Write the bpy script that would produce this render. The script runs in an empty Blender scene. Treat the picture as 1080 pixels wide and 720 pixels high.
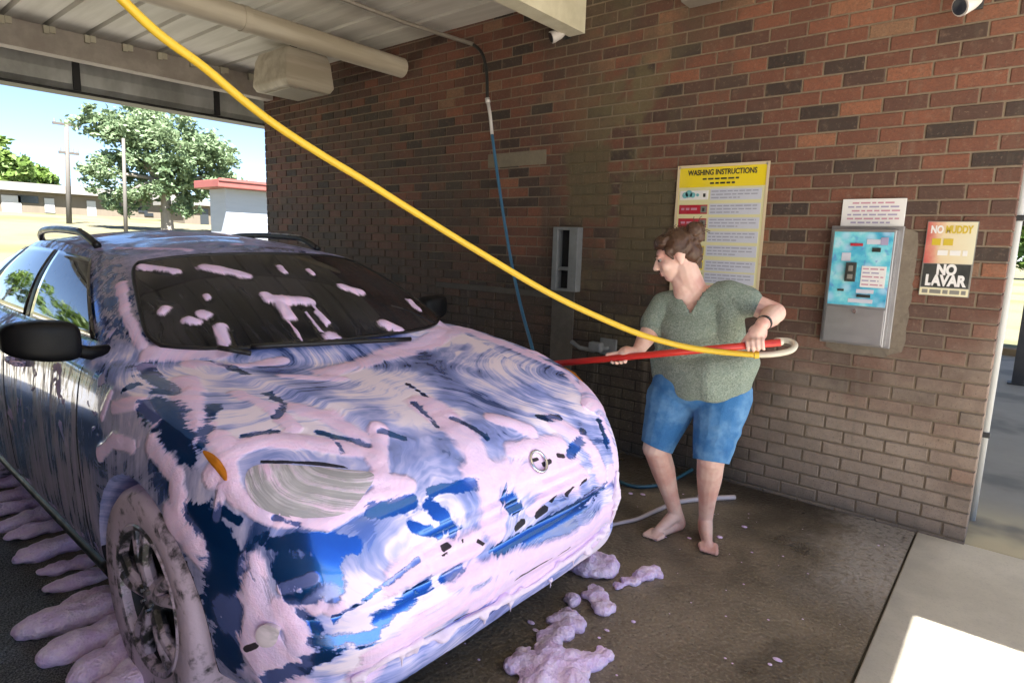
import bpy, bmesh, math, random
import numpy as np
from mathutils import Vector, Matrix, noise as mnoise
from mathutils.bvhtree import BVHTree
rnd = random.Random(7)
scene = bpy.context.scene
COL = scene.collection
R = math.radians

# ------------------------------------------------------------------ camera, world, sun, exposure
CAM = Vector((0, 0, 1.5))
RIGHT = Vector((.766238, .641828, .030600)); UP = Vector((-.124150, .101154, .987094)); BACK = Vector((.630449, -.760148, .157191))
FPX = 650.0
cam_data = bpy.data.cameras.new('camera'); cam = bpy.data.objects.new('camera', cam_data); COL.objects.link(cam)
cam_data.sensor_width = 36; cam_data.lens = FPX / 1080 * 36; cam_data.clip_start = .02; cam_data.clip_end = 2000
cam.matrix_world = Matrix(((RIGHT.x, UP.x, BACK.x, CAM.x), (RIGHT.y, UP.y, BACK.y, CAM.y), (RIGHT.z, UP.z, BACK.z, CAM.z), (0, 0, 0, 1)))
scene.camera = cam

SUN_DIR = Vector((.50, -.25, .83)).normalized()         # towards the sun
world = bpy.data.worlds.new('World'); scene.world = world; world.use_nodes = True
wn = world.node_tree
sky = wn.nodes.new('ShaderNodeTexSky'); sky.sky_type = 'NISHITA'; sky.sun_disc = False
sky.sun_elevation = math.asin(SUN_DIR.z); sky.sun_rotation = math.atan2(SUN_DIR.x, SUN_DIR.y)
sky.dust_density = .25; sky.air_density = .55; sky.ozone_density = 1.0
bg = wn.nodes['Background']; bg.inputs['Strength'].default_value = .055
wn.links.new(sky.outputs[0], bg.inputs[0])
sl = bpy.data.lights.new('sun', 'SUN'); sl.energy = 5.0; sl.angle = R(.5); sl.color = (1, .965, .91)
sun = bpy.data.objects.new('sun', sl); COL.objects.link(sun); sun.rotation_euler = SUN_DIR.to_track_quat('Z', 'Y').to_euler()
vs = scene.view_settings; vs.view_transform = 'Standard'; vs.look = 'None'; vs.exposure = 2.6; vs.gamma = 1; vs.use_curve_mapping = False
scene.cycles.max_bounces = 10; scene.cycles.diffuse_bounces = 6

# ------------------------------------------------------------------ helpers
def ray(px, py):
    return (RIGHT * (px - 540) - UP * (py - 360) - BACK * FPX).normalized()
def at_y(px, py, y): d = ray(px, py); return CAM + d * ((y - CAM.y) / d.y)
def at_z(px, py, z=0.0): d = ray(px, py); return CAM + d * ((z - CAM.z) / d.z)
def at_x(px, py, x): d = ray(px, py); return CAM + d * ((x - CAM.x) / d.x)

def tag(o, label=None, cat=None, group=None, kind=None):
    if label: o['label'] = label
    if cat: o['category'] = cat
    if group: o['group'] = group
    if kind: o['kind'] = kind
    return o
def empty(name, loc=(0, 0, 0), rz=0.0):
    o = bpy.data.objects.new(name, None); COL.objects.link(o); o.location = loc; o.rotation_euler = (0, 0, rz); return o
def link(name, me, mat=None, parent=None, loc=None, rot=None, smooth=False):
    o = bpy.data.objects.new(name, me); COL.objects.link(o)
    if mat is not None and len(me.materials) == 0: me.materials.append(mat)
    if parent is not None: o.parent = parent
    if loc is not None: o.location = loc
    if rot is not None: o.rotation_euler = rot
    if smooth: me.polygons.foreach_set('use_smooth', [True] * len(me.polygons))
    return o
def mesh_from(name, verts, faces):
    me = bpy.data.meshes.new(name); me.from_pydata([tuple(v) for v in verts], [], faces); me.update(); return me
def copy_tree(o, parent=None):
    c = o.copy(); COL.objects.link(c)
    if parent is not None: c.parent = parent
    for ch in list(o.children): copy_tree(ch, c)
    return c

class MB:
    """collects shapes and links them as ONE mesh"""
    def __init__(s): s.v = []; s.f = []
    def add(s, vs_, fs):
        n = len(s.v); s.v += [tuple(v) for v in vs_]; s.f += [tuple(i + n for i in f) for f in fs]; return s
    def box(s, a, b, bev=0.0):
        x0, y0, z0 = a; x1, y1, z1 = b
        if bev <= 0:
            s.add([(x0, y0, z0), (x1, y0, z0), (x1, y1, z0), (x0, y1, z0), (x0, y0, z1), (x1, y0, z1), (x1, y1, z1), (x0, y1, z1)],
                  [(3, 2, 1, 0), (4, 5, 6, 7), (0, 1, 5, 4), (1, 2, 6, 5), (2, 3, 7, 6), (3, 0, 4, 7)]); return s
        bm = bmesh.new(); bmesh.ops.create_cube(bm, size=1)
        for v in bm.verts: v.co = Vector(((x0 + x1) / 2 + v.co.x * (x1 - x0), (y0 + y1) / 2 + v.co.y * (y1 - y0), (z0 + z1) / 2 + v.co.z * (z1 - z0)))
        bmesh.ops.bevel(bm, geom=bm.edges[:], offset=bev, segments=2, affect='EDGES', profile=.5)
        bm.verts.index_update(); s.add([v.co[:] for v in bm.verts], [[v.index for v in f.verts] for f in bm.faces]); bm.free(); return s
    def tube(s, pts, r, n=10, caps=True):
        pts = [Vector(p) for p in pts]; rs = r if isinstance(r, (list, tuple)) else [r] * len(pts)
        t0 = (pts[1] - pts[0]).normalized(); up = Vector((0, 0, 1)) if abs(t0.z) < .9 else Vector((1, 0, 0))
        nrm = t0.cross(up).normalized(); rings = []
        for i, p in enumerate(pts):
            t = (pts[min(i + 1, len(pts) - 1)] - pts[max(i - 1, 0)]).normalized()
            nrm = (nrm - t * nrm.dot(t)).normalized(); b = t.cross(nrm)
            rings.append([p + (nrm * math.cos(2 * math.pi * k / n) + b * math.sin(2 * math.pi * k / n)) * rs[i] for k in range(n)])
        base = len(s.v)
        for rg in rings: s.v += [tuple(v) for v in rg]
        for i in range(len(pts) - 1):
            for k in range(n):
                a = base + i * n + k; b_ = base + i * n + (k + 1) % n
                s.f.append((a, b_, b_ + n, a + n))
        if caps:
            s.f.append(tuple(base + k for k in reversed(range(n)))); s.f.append(tuple(base + (len(pts) - 1) * n + k for k in range(n)))
        return s
    def lathe(s, prof, c=(0, 0, 0), axis='z', n=32):
        """prof: (radius, height) list"""
        base = len(s.v); c = Vector(c)
        for r_, h in prof:
            for k in range(n):
                a = 2 * math.pi * k / n; x, y = r_ * math.cos(a), r_ * math.sin(a)
                s.v.append(tuple(c + (Vector((x, y, h)) if axis == 'z' else Vector((x, h, y)) if axis == 'y' else Vector((h, x, y)))))
        for i in range(len(prof) - 1):
            for k in range(n):
                a = base + i * n + k; b = base + i * n + (k + 1) % n
                s.f.append((a, b, b + n, a + n))
        return s
    def ball(s, c, r, seg=12, rot=None):
        r = (r, r, r) if isinstance(r, (int, float)) else r
        bm = bmesh.new(); bmesh.ops.create_icosphere(bm, subdivisions=3 if seg > 10 else 2, radius=1)
        for v in bm.verts:
            q = Vector((v.co.x * r[0], v.co.y * r[1], v.co.z * r[2]))
            if rot is not None: q = rot @ q
            v.co = Vector(c) + q
        bm.verts.index_update(); s.add([v.co[:] for v in bm.verts], [[v.index for v in f.verts] for f in bm.faces]); bm.free(); return s
    def capsule(s, p0, p1, r0, r1, n=14):
        p0, p1 = Vector(p0), Vector(p1); d = (p1 - p0); L = d.length; t = d / L
        pts, rs = [], []
        for k in range(5):
            a = math.pi / 2 * k / 4; pts.append(p0 - t * r0 * math.cos(a)); rs.append(max(r0 * math.sin(a), r0 * .02))
        for k in range(5):
            a = math.pi / 2 * k / 4; pts.append(p1 + t * r1 * math.sin(a)); rs.append(max(r1 * math.cos(a), r1 * .02))
        return s.tube(pts, rs, n)
    def mesh(s, name): return mesh_from(name, s.v, s.f)
    def build(s, name, mat=None, parent=None, smooth=False, loc=None, rot=None):
        me = s.mesh(name)
        o = link(name, me, mat, parent, loc, rot)
        if smooth: shade(o, smooth)
        return o
def shade(o, ang=True):
    me = o.data
    if ang is True or ang >= 180: me.polygons.foreach_set('use_smooth', [True] * len(me.polygons)); return
    bm = bmesh.new(); bm.from_mesh(me); bm.normal_update()
    for f in bm.faces: f.smooth = True
    for e in bm.edges:
        if len(e.link_faces) == 2 and e.calc_face_angle(0) > R(ang): e.smooth = False
    bm.to_mesh(me); bm.free()
def evaluated(me, mods):
    """apply modifiers to a mesh without operators"""
    o = bpy.data.objects.new('temporary', me); COL.objects.link(o)
    for typ, kw in mods:
        m = o.modifiers.new(typ, typ)
        for k, v in kw.items(): setattr(m, k, v)
    dg = bpy.context.evaluated_depsgraph_get(); dg.update()
    out = bpy.data.meshes.new_from_object(o.evaluated_get(dg))
    bpy.data.objects.remove(o); bpy.data.meshes.remove(me); return out
def catmull(pts, per=8, closed=False):
    P = [Vector(p) for p in pts]; n = len(P); out = []
    rng = range(n if closed else n - 1)
    for i in rng:
        if closed: a, b, c, d = P[(i - 1) % n], P[i], P[(i + 1) % n], P[(i + 2) % n]
        else: a, b, c, d = P[max(i - 1, 0)], P[i], P[i + 1], P[min(i + 2, n - 1)]
        for k in range(per):
            t = k / per
            out.append(.5 * ((2 * b) + (c - a) * t + (2 * a - 5 * b + 4 * c - d) * t * t + (3 * b - a - 3 * c + d) * t ** 3))
    if not closed: out.append(P[-1])
    return out

# ------------------------------------------------------------------ material helpers
class NT:
    def __init__(s, name):
        s.m = bpy.data.materials.new(name); s.m.use_nodes = True; s.t = s.m.node_tree
        s.b = s.t.nodes['Principled BSDF']; s._co = None
    def n(s, typ, **kw):
        nd = s.t.nodes.new(typ)
        for k, v in kw.items(): setattr(nd, k, v)
        return nd
    def L(s, a, b): s.t.links.new(a, b)
    def inp(s, sock, v):
        if isinstance(v, bpy.types.NodeSocket): s.L(v, sock)
        elif isinstance(v, (tuple, list)) and len(v) == 3 and sock.type == 'RGBA': sock.default_value = (*v, 1)
        else: sock.default_value = v
    @property
    def co(s):
        if s._co is None: s._co = s.n('ShaderNodeTexCoord').outputs['Object']
        return s._co
    def scale(s, v, sc, off=(0, 0, 0)):
        m = s.n('ShaderNodeMapping'); s.inp(m.inputs['Vector'], v); m.inputs['Scale'].default_value = sc; m.inputs['Location'].default_value = off; return m.outputs[0]
    def noise(s, sc, det=3, rough=.55, dist=0.0, vec=None, col=False):
        nd = s.n('ShaderNodeTexNoise'); s.inp(nd.inputs['Vector'], vec if vec is not None else s.co)
        s.inp(nd.inputs['Scale'], sc); nd.inputs['Detail'].default_value = det; nd.inputs['Roughness'].default_value = rough; nd.inputs['Distortion'].default_value = dist
        return nd.outputs['Color' if col else 'Fac']
    def math(s, op, a, b=0.0, c=0.0, clamp=False):
        nd = s.n('ShaderNodeMath', operation=op, use_clamp=clamp); s.inp(nd.inputs[0], a); s.inp(nd.inputs[1], b)
        if len(nd.inputs) > 2: s.inp(nd.inputs[2], c)
        return nd.outputs[0]
    def step(s, v, a, b, lo=0.0, hi=1.0, smooth=True):
        nd = s.n('ShaderNodeMapRange', interpolation_type='SMOOTHSTEP' if smooth else 'LINEAR', clamp=True)
        s.inp(nd.inputs['Value'], v); nd.inputs['From Min'].default_value = a; nd.inputs['From Max'].default_value = b
        nd.inputs['To Min'].default_value = lo; nd.inputs['To Max'].default_value = hi; return nd.outputs[0]
    def mix(s, f, a, b, mode='MIX'):
        nd = s.n('ShaderNodeMix', data_type='RGBA', blend_type=mode); s.inp(nd.inputs[0], f); s.inp(nd.inputs[6], a); s.inp(nd.inputs[7], b); return nd.outputs[2]
    def attr(s, name, out='Fac'): return s.n('ShaderNodeAttribute', attribute_name=name).outputs[out]
    def xyz(s, v): nd = s.n('ShaderNodeSeparateXYZ'); s.L(v, nd.inputs[0]); return nd.outputs
    def comb(s, x, y, z):
        nd = s.n('ShaderNodeCombineXYZ'); s.inp(nd.inputs[0], x); s.inp(nd.inputs[1], y); s.inp(nd.inputs[2], z); return nd.outputs[0]
    def ramp(s, v, stops):
        nd = s.n('ShaderNodeValToRGB'); s.inp(nd.inputs[0], v); e = nd.color_ramp.elements
        while len(e) < len(stops): e.new(.5)
        for el, (p, c) in zip(e, stops): el.position = p; el.color = (*c, 1)
        return nd.outputs[0]
    def bump(s, h, strength=.3, dist=.01):
        nd = s.n('ShaderNodeBump'); s.inp(nd.inputs['Height'], h); nd.inputs['Strength'].default_value = strength; nd.inputs['Distance'].default_value = dist; s.L(nd.outputs[0], s.b.inputs['Normal']); return nd
    def out(s, col=None, rough=None, metal=None, spec=None, coat=None, coatr=None):
        for k, v in (('Base Color', col), ('Roughness', rough), ('Metallic', metal), ('Specular IOR Level', spec), ('Coat Weight', coat), ('Coat Roughness', coatr)):
            if v is not None: s.inp(s.b.inputs[k], v)
        return s.m
def plain(name, col, rough=.5, metal=0.0, var=.12, nscale=8.0, bump=0.0, spec=None):
    """a procedural material: base colour with worn variation"""
    t = NT(name); f = t.noise(nscale, 4)
    c = t.mix(f, tuple(x * (1 - var) for x in col), tuple(min(1, x * (1 + var)) for x in col))
    if bump: t.bump(t.noise(nscale * 6, 3), bump, .004)
    g = t.noise(nscale * 2.3, 3); return t.out(c, t.step(g, .2, .8, max(rough - .08, .02), min(rough + .08, 1)), metal, spec)
# ------------------------------------------------------------------ bay structure
W_Y = 3.894; WX0, WX1 = -7.12, -.09; W_TOP = 3.30
CEIL = 3.26

def soot_mask(t, x, z):
    """the black wet stain low on the wall where brushes drip"""
    w = t.noise(2.0, 4, .7); d = t.math('MULTIPLY', t.math('ADD', w, -.5), 1.3); v = t.noise(1, 3, .6, vec=t.scale(t.co, (11, 11, .7))); d2 = t.math('ADD', d, t.math('MULTIPLY', t.math('ADD', v, -.5), .9))
    return t.math('MULTIPLY', t.math('MULTIPLY', t.step(t.math('ADD', x, d), -3.4, -2.6), t.step(t.math('ADD', x, d), -1.75, -1.05, 1, 0)), t.step(t.math('ADD', z, d2), .6, 1.55, 1, 0))
def patch_mask(t, x, z, x0, x1, z0, z1, j=.10):
    n = t.math('MULTIPLY', t.math('ADD', t.noise(5, 4, .7), -.5), j * 2); xx, zz = t.math('ADD', x, n), t.math('ADD', z, n)
    return t.math('MULTIPLY', t.math('MULTIPLY', t.step(xx, x0 - .03, x0 + .03), t.step(xx, x1 - .03, x1 + .03, 1, 0)), t.math('MULTIPLY', t.step(zz, z0 - .05, z0 + .05), t.step(zz, z1 - .03, z1 + .03, 1, 0)))
def brick_material(name, shade_=1.0):
    t = NT(name)
    r1 = t.attr('tint'); x, y, z = t.xyz(t.co)
    base = t.ramp(r1, [(0, (.018, .013, .012)), (.10, (.032, .021, .018)), (.20, (.075, .035, .026)), (.42, (.115, .044, .029)), (.65, (.170, .058, .034)), (.85, (.235, .080, .044)), (.95, (.30, .115, .060)), (1, (.21, .14, .085))])
    grain = t.noise(90, 4, .7); big = t.noise(2.1, 4, .6)
    base = t.mix(t.step(grain, .3, .75, 0, .55), base, (.09, .05, .04))
    blotch = t.noise(26, 3, .6); base = t.mix(t.step(blotch, .55, .8, 0, .35), base, (.30, .20, .14))
    clean0 = base; infill = patch_mask(t, x, z, -3.52, -2.97, 1.36, 2.12, .03)
    # a grimy, moss and lime stained lower wall; cleaner high up and towards the mouth
    edge = t.math('ADD', t.math('MULTIPLY', t.noise(1.3, 4, .65), 1.7), -.85)
    zz = t.math('ADD', z, edge)
    low = t.step(zz, .35, 2.3, 1, 0)
    stain = t.mix(t.noise(14, 4, .7), (.030, .022, .017), (.085, .062, .044))
    base = t.mix(t.math('MULTIPLY', low, t.step(x, -2.3, -.75, .93, .18)), base, stain)
    lime = t.math('MULTIPLY', t.step(zz, .25, 1.25, 1, 0), t.step(x, -1.9, -.75, 0, 1))
    base = t.mix(t.math('MULTIPLY', lime, .92), base, t.mix(t.noise(22, 4, .7), (.22, .17, .135), (.42, .335, .27)))
    moss = t.math('MULTIPLY', t.step(t.noise(2.4, 4, .65), .44, .56), t.math('MULTIPLY', t.step(x, -3.0, -2.3, 0, 1), t.step(x, -2.2, -1.6, 1, 0)))
    base = t.mix(t.math('MULTIPLY', moss, .88), base, t.mix(t.noise(40, 3), (.10, .078, .036), (.16, .13, .075)))
    gr = t.noise(1.5, 5, .7); base = t.mix(t.math('MULTIPLY', t.step(gr, .46, .62), t.step(x, -2.2, -.9, .62, .18)), base, t.mix(t.noise(33, 3, .7), (.035, .026, .02), (.095, .07, .052)))
    soot = soot_mask(t, x, z); base = t.mix(t.math('MULTIPLY', soot, .84), base, t.mix(t.noise(60, 3, .7), (.014, .011, .009), (.055, .042, .032)))
    drip = t.noise(1, 4, .6, vec=t.scale(t.co, (17, 17, .9)))
    base = t.mix(t.math('MULTIPLY', t.step(drip, .56, .74), t.step(z, .2, 2.6, .5, .12)), base, (.19, .16, .125))
    base = t.mix(t.math('MULTIPLY', infill, .8), base, clean0)
    daub = t.math('MAXIMUM', patch_mask(t, x, z, -2.74, -2.38, 1.66, 2.22), patch_mask(t, x, z, -2.30, -1.88, 1.36, 1.98)); base = t.mix(t.math('MULTIPLY', daub, .85), base, t.mix(t.noise(1, 4, .7, vec=t.scale(t.co, (30, 30, 6))), (.055, .043, .022), (.16, .125, .070)))
    base = t.mix(t.step(z, .0, .14, .45, 0), base, (.045, .038, .03))
    sp = t.noise(150, 2, .5); base = t.mix(t.math('MULTIPLY', t.step(sp, .60, .70), .55), base, (.03, .024, .02)); base = t.mix(t.math('MULTIPLY', t.step(t.noise(55, 3, .7), .58, .72), .35), base, (.30, .23, .17))
    t.bump(t.math('ADD', grain, t.math('MULTIPLY', blotch, .6)), .5, .006)
    return t.out(base, t.step(grain, .2, .8, .62, .9))
def mortar_material():
    t = NT('mortar'); x, y, z = t.xyz(t.co)
    n1 = t.noise(30, 4, .7); c = t.mix(n1, (.17, .128, .092), (.32, .25, .18))
    zz = t.math('ADD', z, t.math('ADD', t.math('MULTIPLY', t.noise(1.3, 4, .65), 1.7), -.85))
    low = t.step(zz, .5, 2.4, 1, 0)
    c = t.mix(t.math('MULTIPLY', low, t.step(x, -2.3, -.8, .97, .30)), c, (.045, .034, .026)); c = t.mix(t.math('MULTIPLY', soot_mask(t, x, z), .9), c, (.022, .017, .013)); c = t.mix(t.math('MULTIPLY', patch_mask(t, x, z, -3.52, -2.97, 1.36, 2.12, .03), .85), c, (.24, .19, .14))
    daub = t.math('MAXIMUM', patch_mask(t, x, z, -2.74, -2.38, 1.66, 2.22), patch_mask(t, x, z, -2.30, -1.88, 1.36, 1.98)); c = t.mix(t.math('MULTIPLY', daub, .85), c, (.115, .09, .05))
    t.bump(n1, .6, .006); return t.out(c, .9)
BRICK = brick_material('brown_brick'); MORTAR = mortar_material()

def brick_wall(name, y, face, label, x0=WX0, x1=WX1, top=W_TOP, thick=.24):
    """a wall of separate running-bond bricks standing 7 mm proud of the mortar; face = -1 looks to -Y"""
    root = empty(name, (0, 0, 0)); tag(root, label, 'wall')
    core = MB(); core.box((x0 + .006, min(y - face * .007, y - face * thick), -.2), (x1 - .006, max(y - face * .007, y - face * thick), top))
    core.build('mortar_bed', MORTAR, root)
    V, F, T = [], [], []
    P, Q, J = .2085, .0768, .0105
    def brick(xa, xb, za, zb, tint):
        n = len(V); s = .0035; o = rnd.uniform(-.0012, .0016)
        yb, yf = y - face * .02, y + face * o
        for (xx, zz) in ((xa, za), (xb, za), (xb, zb), (xa, zb)): V.append((xx, yb, zz))
        for (xx, zz) in ((xa, za), (xb, za), (xb, zb), (xa, zb)): V.append((xx, yf - face * s, zz))
        for (xx, zz) in ((xa + s, za + s), (xb - s, za + s), (xb - s, zb - s), (xa + s, zb - s)): V.append((xx + rnd.uniform(-.001, .001), yf, zz + rnd.uniform(-.001, .001)))
        fs = [(8, 9, 10, 11)] + [(k, (k + 1) % 4, 4 + (k + 1) % 4, 4 + k) for k in range(4)] + [(4 + k, 4 + (k + 1) % 4, 8 + (k + 1) % 4, 8 + k) for k in range(4)]
        for f in fs: F.append(tuple(n + i for i in (f if face < 0 else f[::-1]))); T.append(tint)
    row = 0; z = .02 - Q
    while z < top:
        za, zb = z + J / 2, min(z + Q - J / 2, top)
        xx = x1 - (P / 2 if row % 2 else P) 
        first = True; xr = x1
        while xr > x0 + .01:
            xl = max(xx, x0)
            h = mnoise.noise(Vector((xl * 1.1, z * 1.6, y))) ; u = rnd.random()
            tint = min(.98, max(.16, .50 + h * .38 + rnd.gauss(0, .21) + .035 * (xl + 3) + .05 * (z - 1.6)))
            if u < .10: tint = rnd.uniform(0, .13)
            elif u < .16: tint = rnd.uniform(.15, .26)
            if name == 'brick_wall' and -3.54 < (xl + xr) / 2 < -2.95 and 1.33 < z < 2.13: tint = rnd.uniform(.55, .95) if rnd.random() > .2 else rnd.uniform(.05, .2)
            if zb - za > .02: brick(xl + J / 2, xr - (0 if first else J / 2), za, zb, tint)
            xr = xl; xx = xl - P; first = False
        row += 1; z += Q
    me = mesh_from('bricks', V, F)
    a = me.attributes.new('tint', 'FLOAT', 'FACE'); a.data.foreach_set('value', T)
    link('bricks', me, BRICK, root)
    # brick returns on the end of the wall
    V.clear(); F.clear(); T.clear()
    e = MB(); k = 0; z = .02 - Q; tints = []
    while z < top - .08:
        ys = [y - face * .021, y - face * thick] if k % 2 else [y - face * .021, y - face * .10, y - face * .11, y - face * thick]
        for q in range(0, len(ys), 2):
            e.box((x1 - .02, min(ys[q], ys[q + 1]), z + J / 2), (x1 + .0005, max(ys[q], ys[q + 1]), z + Q - J / 2)); tints += [rnd.uniform(.3, .95)] * 6
        z += Q; k += 1
    me = e.mesh('end_bricks'); a = me.attributes.new('tint', 'FLOAT', 'FACE'); a.data.foreach_set('value', tints)
    link('end_bricks', me, BRICK, root)
    return root
wall = brick_wall('brick_wall', W_Y, -1, 'long brown brick wall behind the woman carrying the signs and the coin machine')
# infilled opening: pale lintel course over cleaner bricks
t = NT('limestone'); n1 = t.noise(18, 4, .7); LIME = t.out(t.mix(n1, (.13, .105, .075), (.26, .22, .165)), .9); t.bump(n1, .5, .006)
mb = MB(); mb.box((-3.545, W_Y - .004, 2.105), (-2.945, W_Y + .01, 2.215), .003); lint = mb.build('lintel', LIME, wall)
t = NT('old_cement'); n1 = t.noise(11, 5, .7); CEM = t.out(t.mix(n1, (.055, .047, .04), (.13, .115, .098)), .92); t.bump(n1, .5, .01)
mb = MB(); mb.box((-4.15, W_Y - .010, 1.085), (-2.86, W_Y + .01, 1.135), .004); mb.build('cement_ledge', CEM, wall)
t = NT('pale_render'); n1 = t.noise(14, 5, .75); REND = t.out(t.mix(n1, (.10, .078, .06), (.27, .225, .175)), .95); t.bump(n1, .8, .012)
# rough mortar patch round the coin machine
bm = bmesh.new(); pts = []
for k in range(48):
    a = 2 * math.pi * k / 48; ca, sa = math.cos(a), math.sin(a)
    q = 1 / max(abs(ca) / .195, abs(sa) / .355); q *= 1 + .12 * mnoise.noise(Vector((ca * 5, sa * 5, 2)))
    pts.append((-.665 + ca * q, W_Y - .006, 1.30 + sa * q))
vs1 = [bm.verts.new(p) for p in pts]; bm.faces.new(vs1); r_ = bmesh.ops.extrude_face_region(bm, geom=bm.faces[:])
for v in r_['geom']:
    if isinstance(v, bmesh.types.BMVert): v.co.y += .02
bm.normal_update(); me = bpy.data.meshes.new('mortar_patch'); bm.to_mesh(me); bm.free(); link('mortar_patch', me, REND, wall)
brick_wall('brick_wall', -1.05, 1, 'facing brick wall on the near side of the wash bay, out of the photo', x1=.55)

# ---- floors
def sheet(name, xs, ys, zf, mat, kind='structure'):
    V = [(x, y, zf(x, y)) for y in ys for x in xs]; n = len(xs)
    F = [(j * n + i, j * n + i + 1, (j + 1) * n + i + 1, (j + 1) * n + i) for j in range(len(ys) - 1) for i in range(n - 1)]
    o = link(name, mesh_from(name, V, F), mat); shade(o); o['kind'] = kind; return o
t = NT('field_grass'); x, y, z = t.xyz(t.co)
c = t.mix(t.noise(.6, 5, .65), (.145, .130, .075), (.20, .178, .11)); c = t.mix(t.step(t.noise(.13, 4), .45, .62, 0, .75), c, (.08, .095, .03))
c = t.mix(t.step(t.noise(30, 3, .7), .4, .7, 0, .4), c, (.11, .10, .04)); t.bump(t.noise(40, 3), .6, .05); GRASS = t.out(c, .95)
def rise(x, y):
    d = max(0.0, -x - 11); return -.06 + .052 * min(d, 80) * (1 if d > 0 else 0)
xs = [-900, -400, -200, -140, -110, -90, -80] + [-70 + 2.5 * k for k in range(25)] + [-7.6, 3, 12, 40, 120, 500]
ys = [-700, -250, -100, -40, -15, -5, 0, 5, 10, 20, 40, 80, 200, 500]
sheet('ground', xs, ys, rise, GRASS)
# wet bay slab: dark exposed-aggregate concrete
def wet_slab():
    t = NT('wet_bay_concrete'); x, y, z = t.xyz(t.co)
    big = t.noise(1.1, 5, .65); med = t.noise(5, 5, .7); fine = t.noise(70, 3, .6); grit = t.noise(160, 2, .5)
    c = t.mix(t.step(big, .3, .7), (.090, .070, .048), (.25, .20, .14))
    c = t.mix(t.step(med, .5, .75, 0, .5), c, (.20, .155, .105))
    pit = t.n('ShaderNodeTexVoronoi'); t.L(t.co, pit.inputs['Vector']); pit.inputs['Scale'].default_value = 55
    c = t.mix(t.step(pit.outputs['Distance'], .02, .26, .75, 0), c, (.012, .010, .009))
    c = t.mix(t.step(fine, .48, .72, 0, .7), c, (.33, .28, .21))
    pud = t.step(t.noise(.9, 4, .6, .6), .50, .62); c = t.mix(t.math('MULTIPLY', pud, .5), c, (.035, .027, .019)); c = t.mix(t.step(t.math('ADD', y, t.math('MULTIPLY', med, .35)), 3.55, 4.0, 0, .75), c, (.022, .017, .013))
    # greyer, drier lane on the near side of the car
    near = t.math('MULTIPLY', t.step(y, .55, .95, 1, 0), t.step(x, -1.4, -1.9, 0, 1))
    c = t.mix(near, c, t.mix(t.step(grit, .42, .62), (.028, .030, .031), (.16, .165, .16)))
    # lime bloom at the edge joint by the wall
    d = t.math('ADD', x, t.math('MULTIPLY', t.math('ADD', t.noise(4, 5, .7), -.5), .9))
    bloom = t.math('MULTIPLY', t.step(d, -.80, -.45), t.math('MULTIPLY', t.step(y, 2.6, 3.2), t.step(t.noise(28, 4, .75), .30, .55)))
    c = t.mix(t.math('MULTIPLY', bloom, .75), c, (.38, .345, .31))
    wetd = t.step(t.math('ADD', t.math('MULTIPLY', med, .5), big), .55, .95)
    t.bump(t.math('ADD', t.math('MULTIPLY', pit.outputs['Distance'], 1.0), t.math('ADD', fine, med)), .55, .008)
    rr = t.math('ADD', t.math('SUBTRACT', t.step(wetd, 0, 1, .34, .60), t.math('MULTIPLY', pud, .12)), t.math('MULTIPLY', near, .25))
    return t.out(c, rr, spec=.4)
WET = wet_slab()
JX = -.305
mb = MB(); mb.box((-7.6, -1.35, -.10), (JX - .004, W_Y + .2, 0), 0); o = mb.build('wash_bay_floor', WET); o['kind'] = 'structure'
t = NT('dry_concrete'); big = t.noise(1.7, 5, .65); fine = t.noise(120, 3, .6); c = t.mix(t.step(big, .25, .75), (.45, .41, .33), (.60, .55, .45))
c = t.mix(t.step(fine, .5, .75, 0, .35), c, (.29, .27, .235)); c = t.mix(t.step(t.noise(7, 4, .7), .62, .75, 0, .3), c, (.25, .235, .20))
x, y, z = t.xyz(t.co); c = t.mix(t.math('MULTIPLY', t.step(t.math('ADD', x, t.math('MULTIPLY', t.noise(6, 4), .25)), -.2, .02, 1, 0), .5), c, (.25, .235, .205))
t.bump(fine, .35, .004); CONC = t.out(c, .85)
mb = MB(); mb.box((JX + .006, -9, -.10), (5.5, W_Y + .022, .004), .006); o = mb.build('apron_slab', CONC); o['kind'] = 'structure'
mb = MB(); mb.box((-14.5, -3, -.06), (-7.61, 9, .002)); o = mb.build('bounce_slab', CONC); o['kind'] = 'structure'  # unseen slab added to bounce sunlight up onto the ceiling
mb = MB(); mb.box((5.51, -9, -.10), (14, 16, .003), .006); o = mb.build('driveway', CONC); o['kind'] = 'structure'
t = NT('joint_filler'); JF = t.out(t.mix(t.noise(30, 4), (.02, .017, .013), (.07, .06, .045)), .95)
mb = MB(); mb.box((-7.5, -1.3, -.09), (5.5, W_Y + .19, -.012)); o = mb.build('slab_base', JF); o['kind'] = 'structure'
t = NT('sun_tinted_concrete'); n1 = t.noise(1.6, 5, .7); x, y, z = t.xyz(t.co)
c = t.mix(n1, (.17, .165, .15), (.30, .29, .26)); c = t.mix(t.step(y, 4.1, 4.9, .85, 0), c, (.50, .43, .27)); c = t.mix(t.step(t.noise(.9, 4), .5, .62, 0, .8), c, (.11, .11, .105))  # warm pale strip beside the wall paints in weak sunlight
NEXTC = t.out(c, .7)
mb = MB(); mb.box((-7.6, W_Y + .205, -.10), (JX - .004, 12.3, -.001)); o = mb.build('next_bay_floor', NEXTC); o['kind'] = 'structure'
mb = MB(); mb.box((JX + .006, W_Y + .03, -.10), (5.5, 12.3, .002), .006); o = mb.build('next_apron_slab', NEXTC); o['kind'] = 'structure'
t = NT('brown_kerb'); KERB = t.out(t.mix(t.noise(12, 4), (.16, .10, .05), (.27, .18, .09)), .9)
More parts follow.
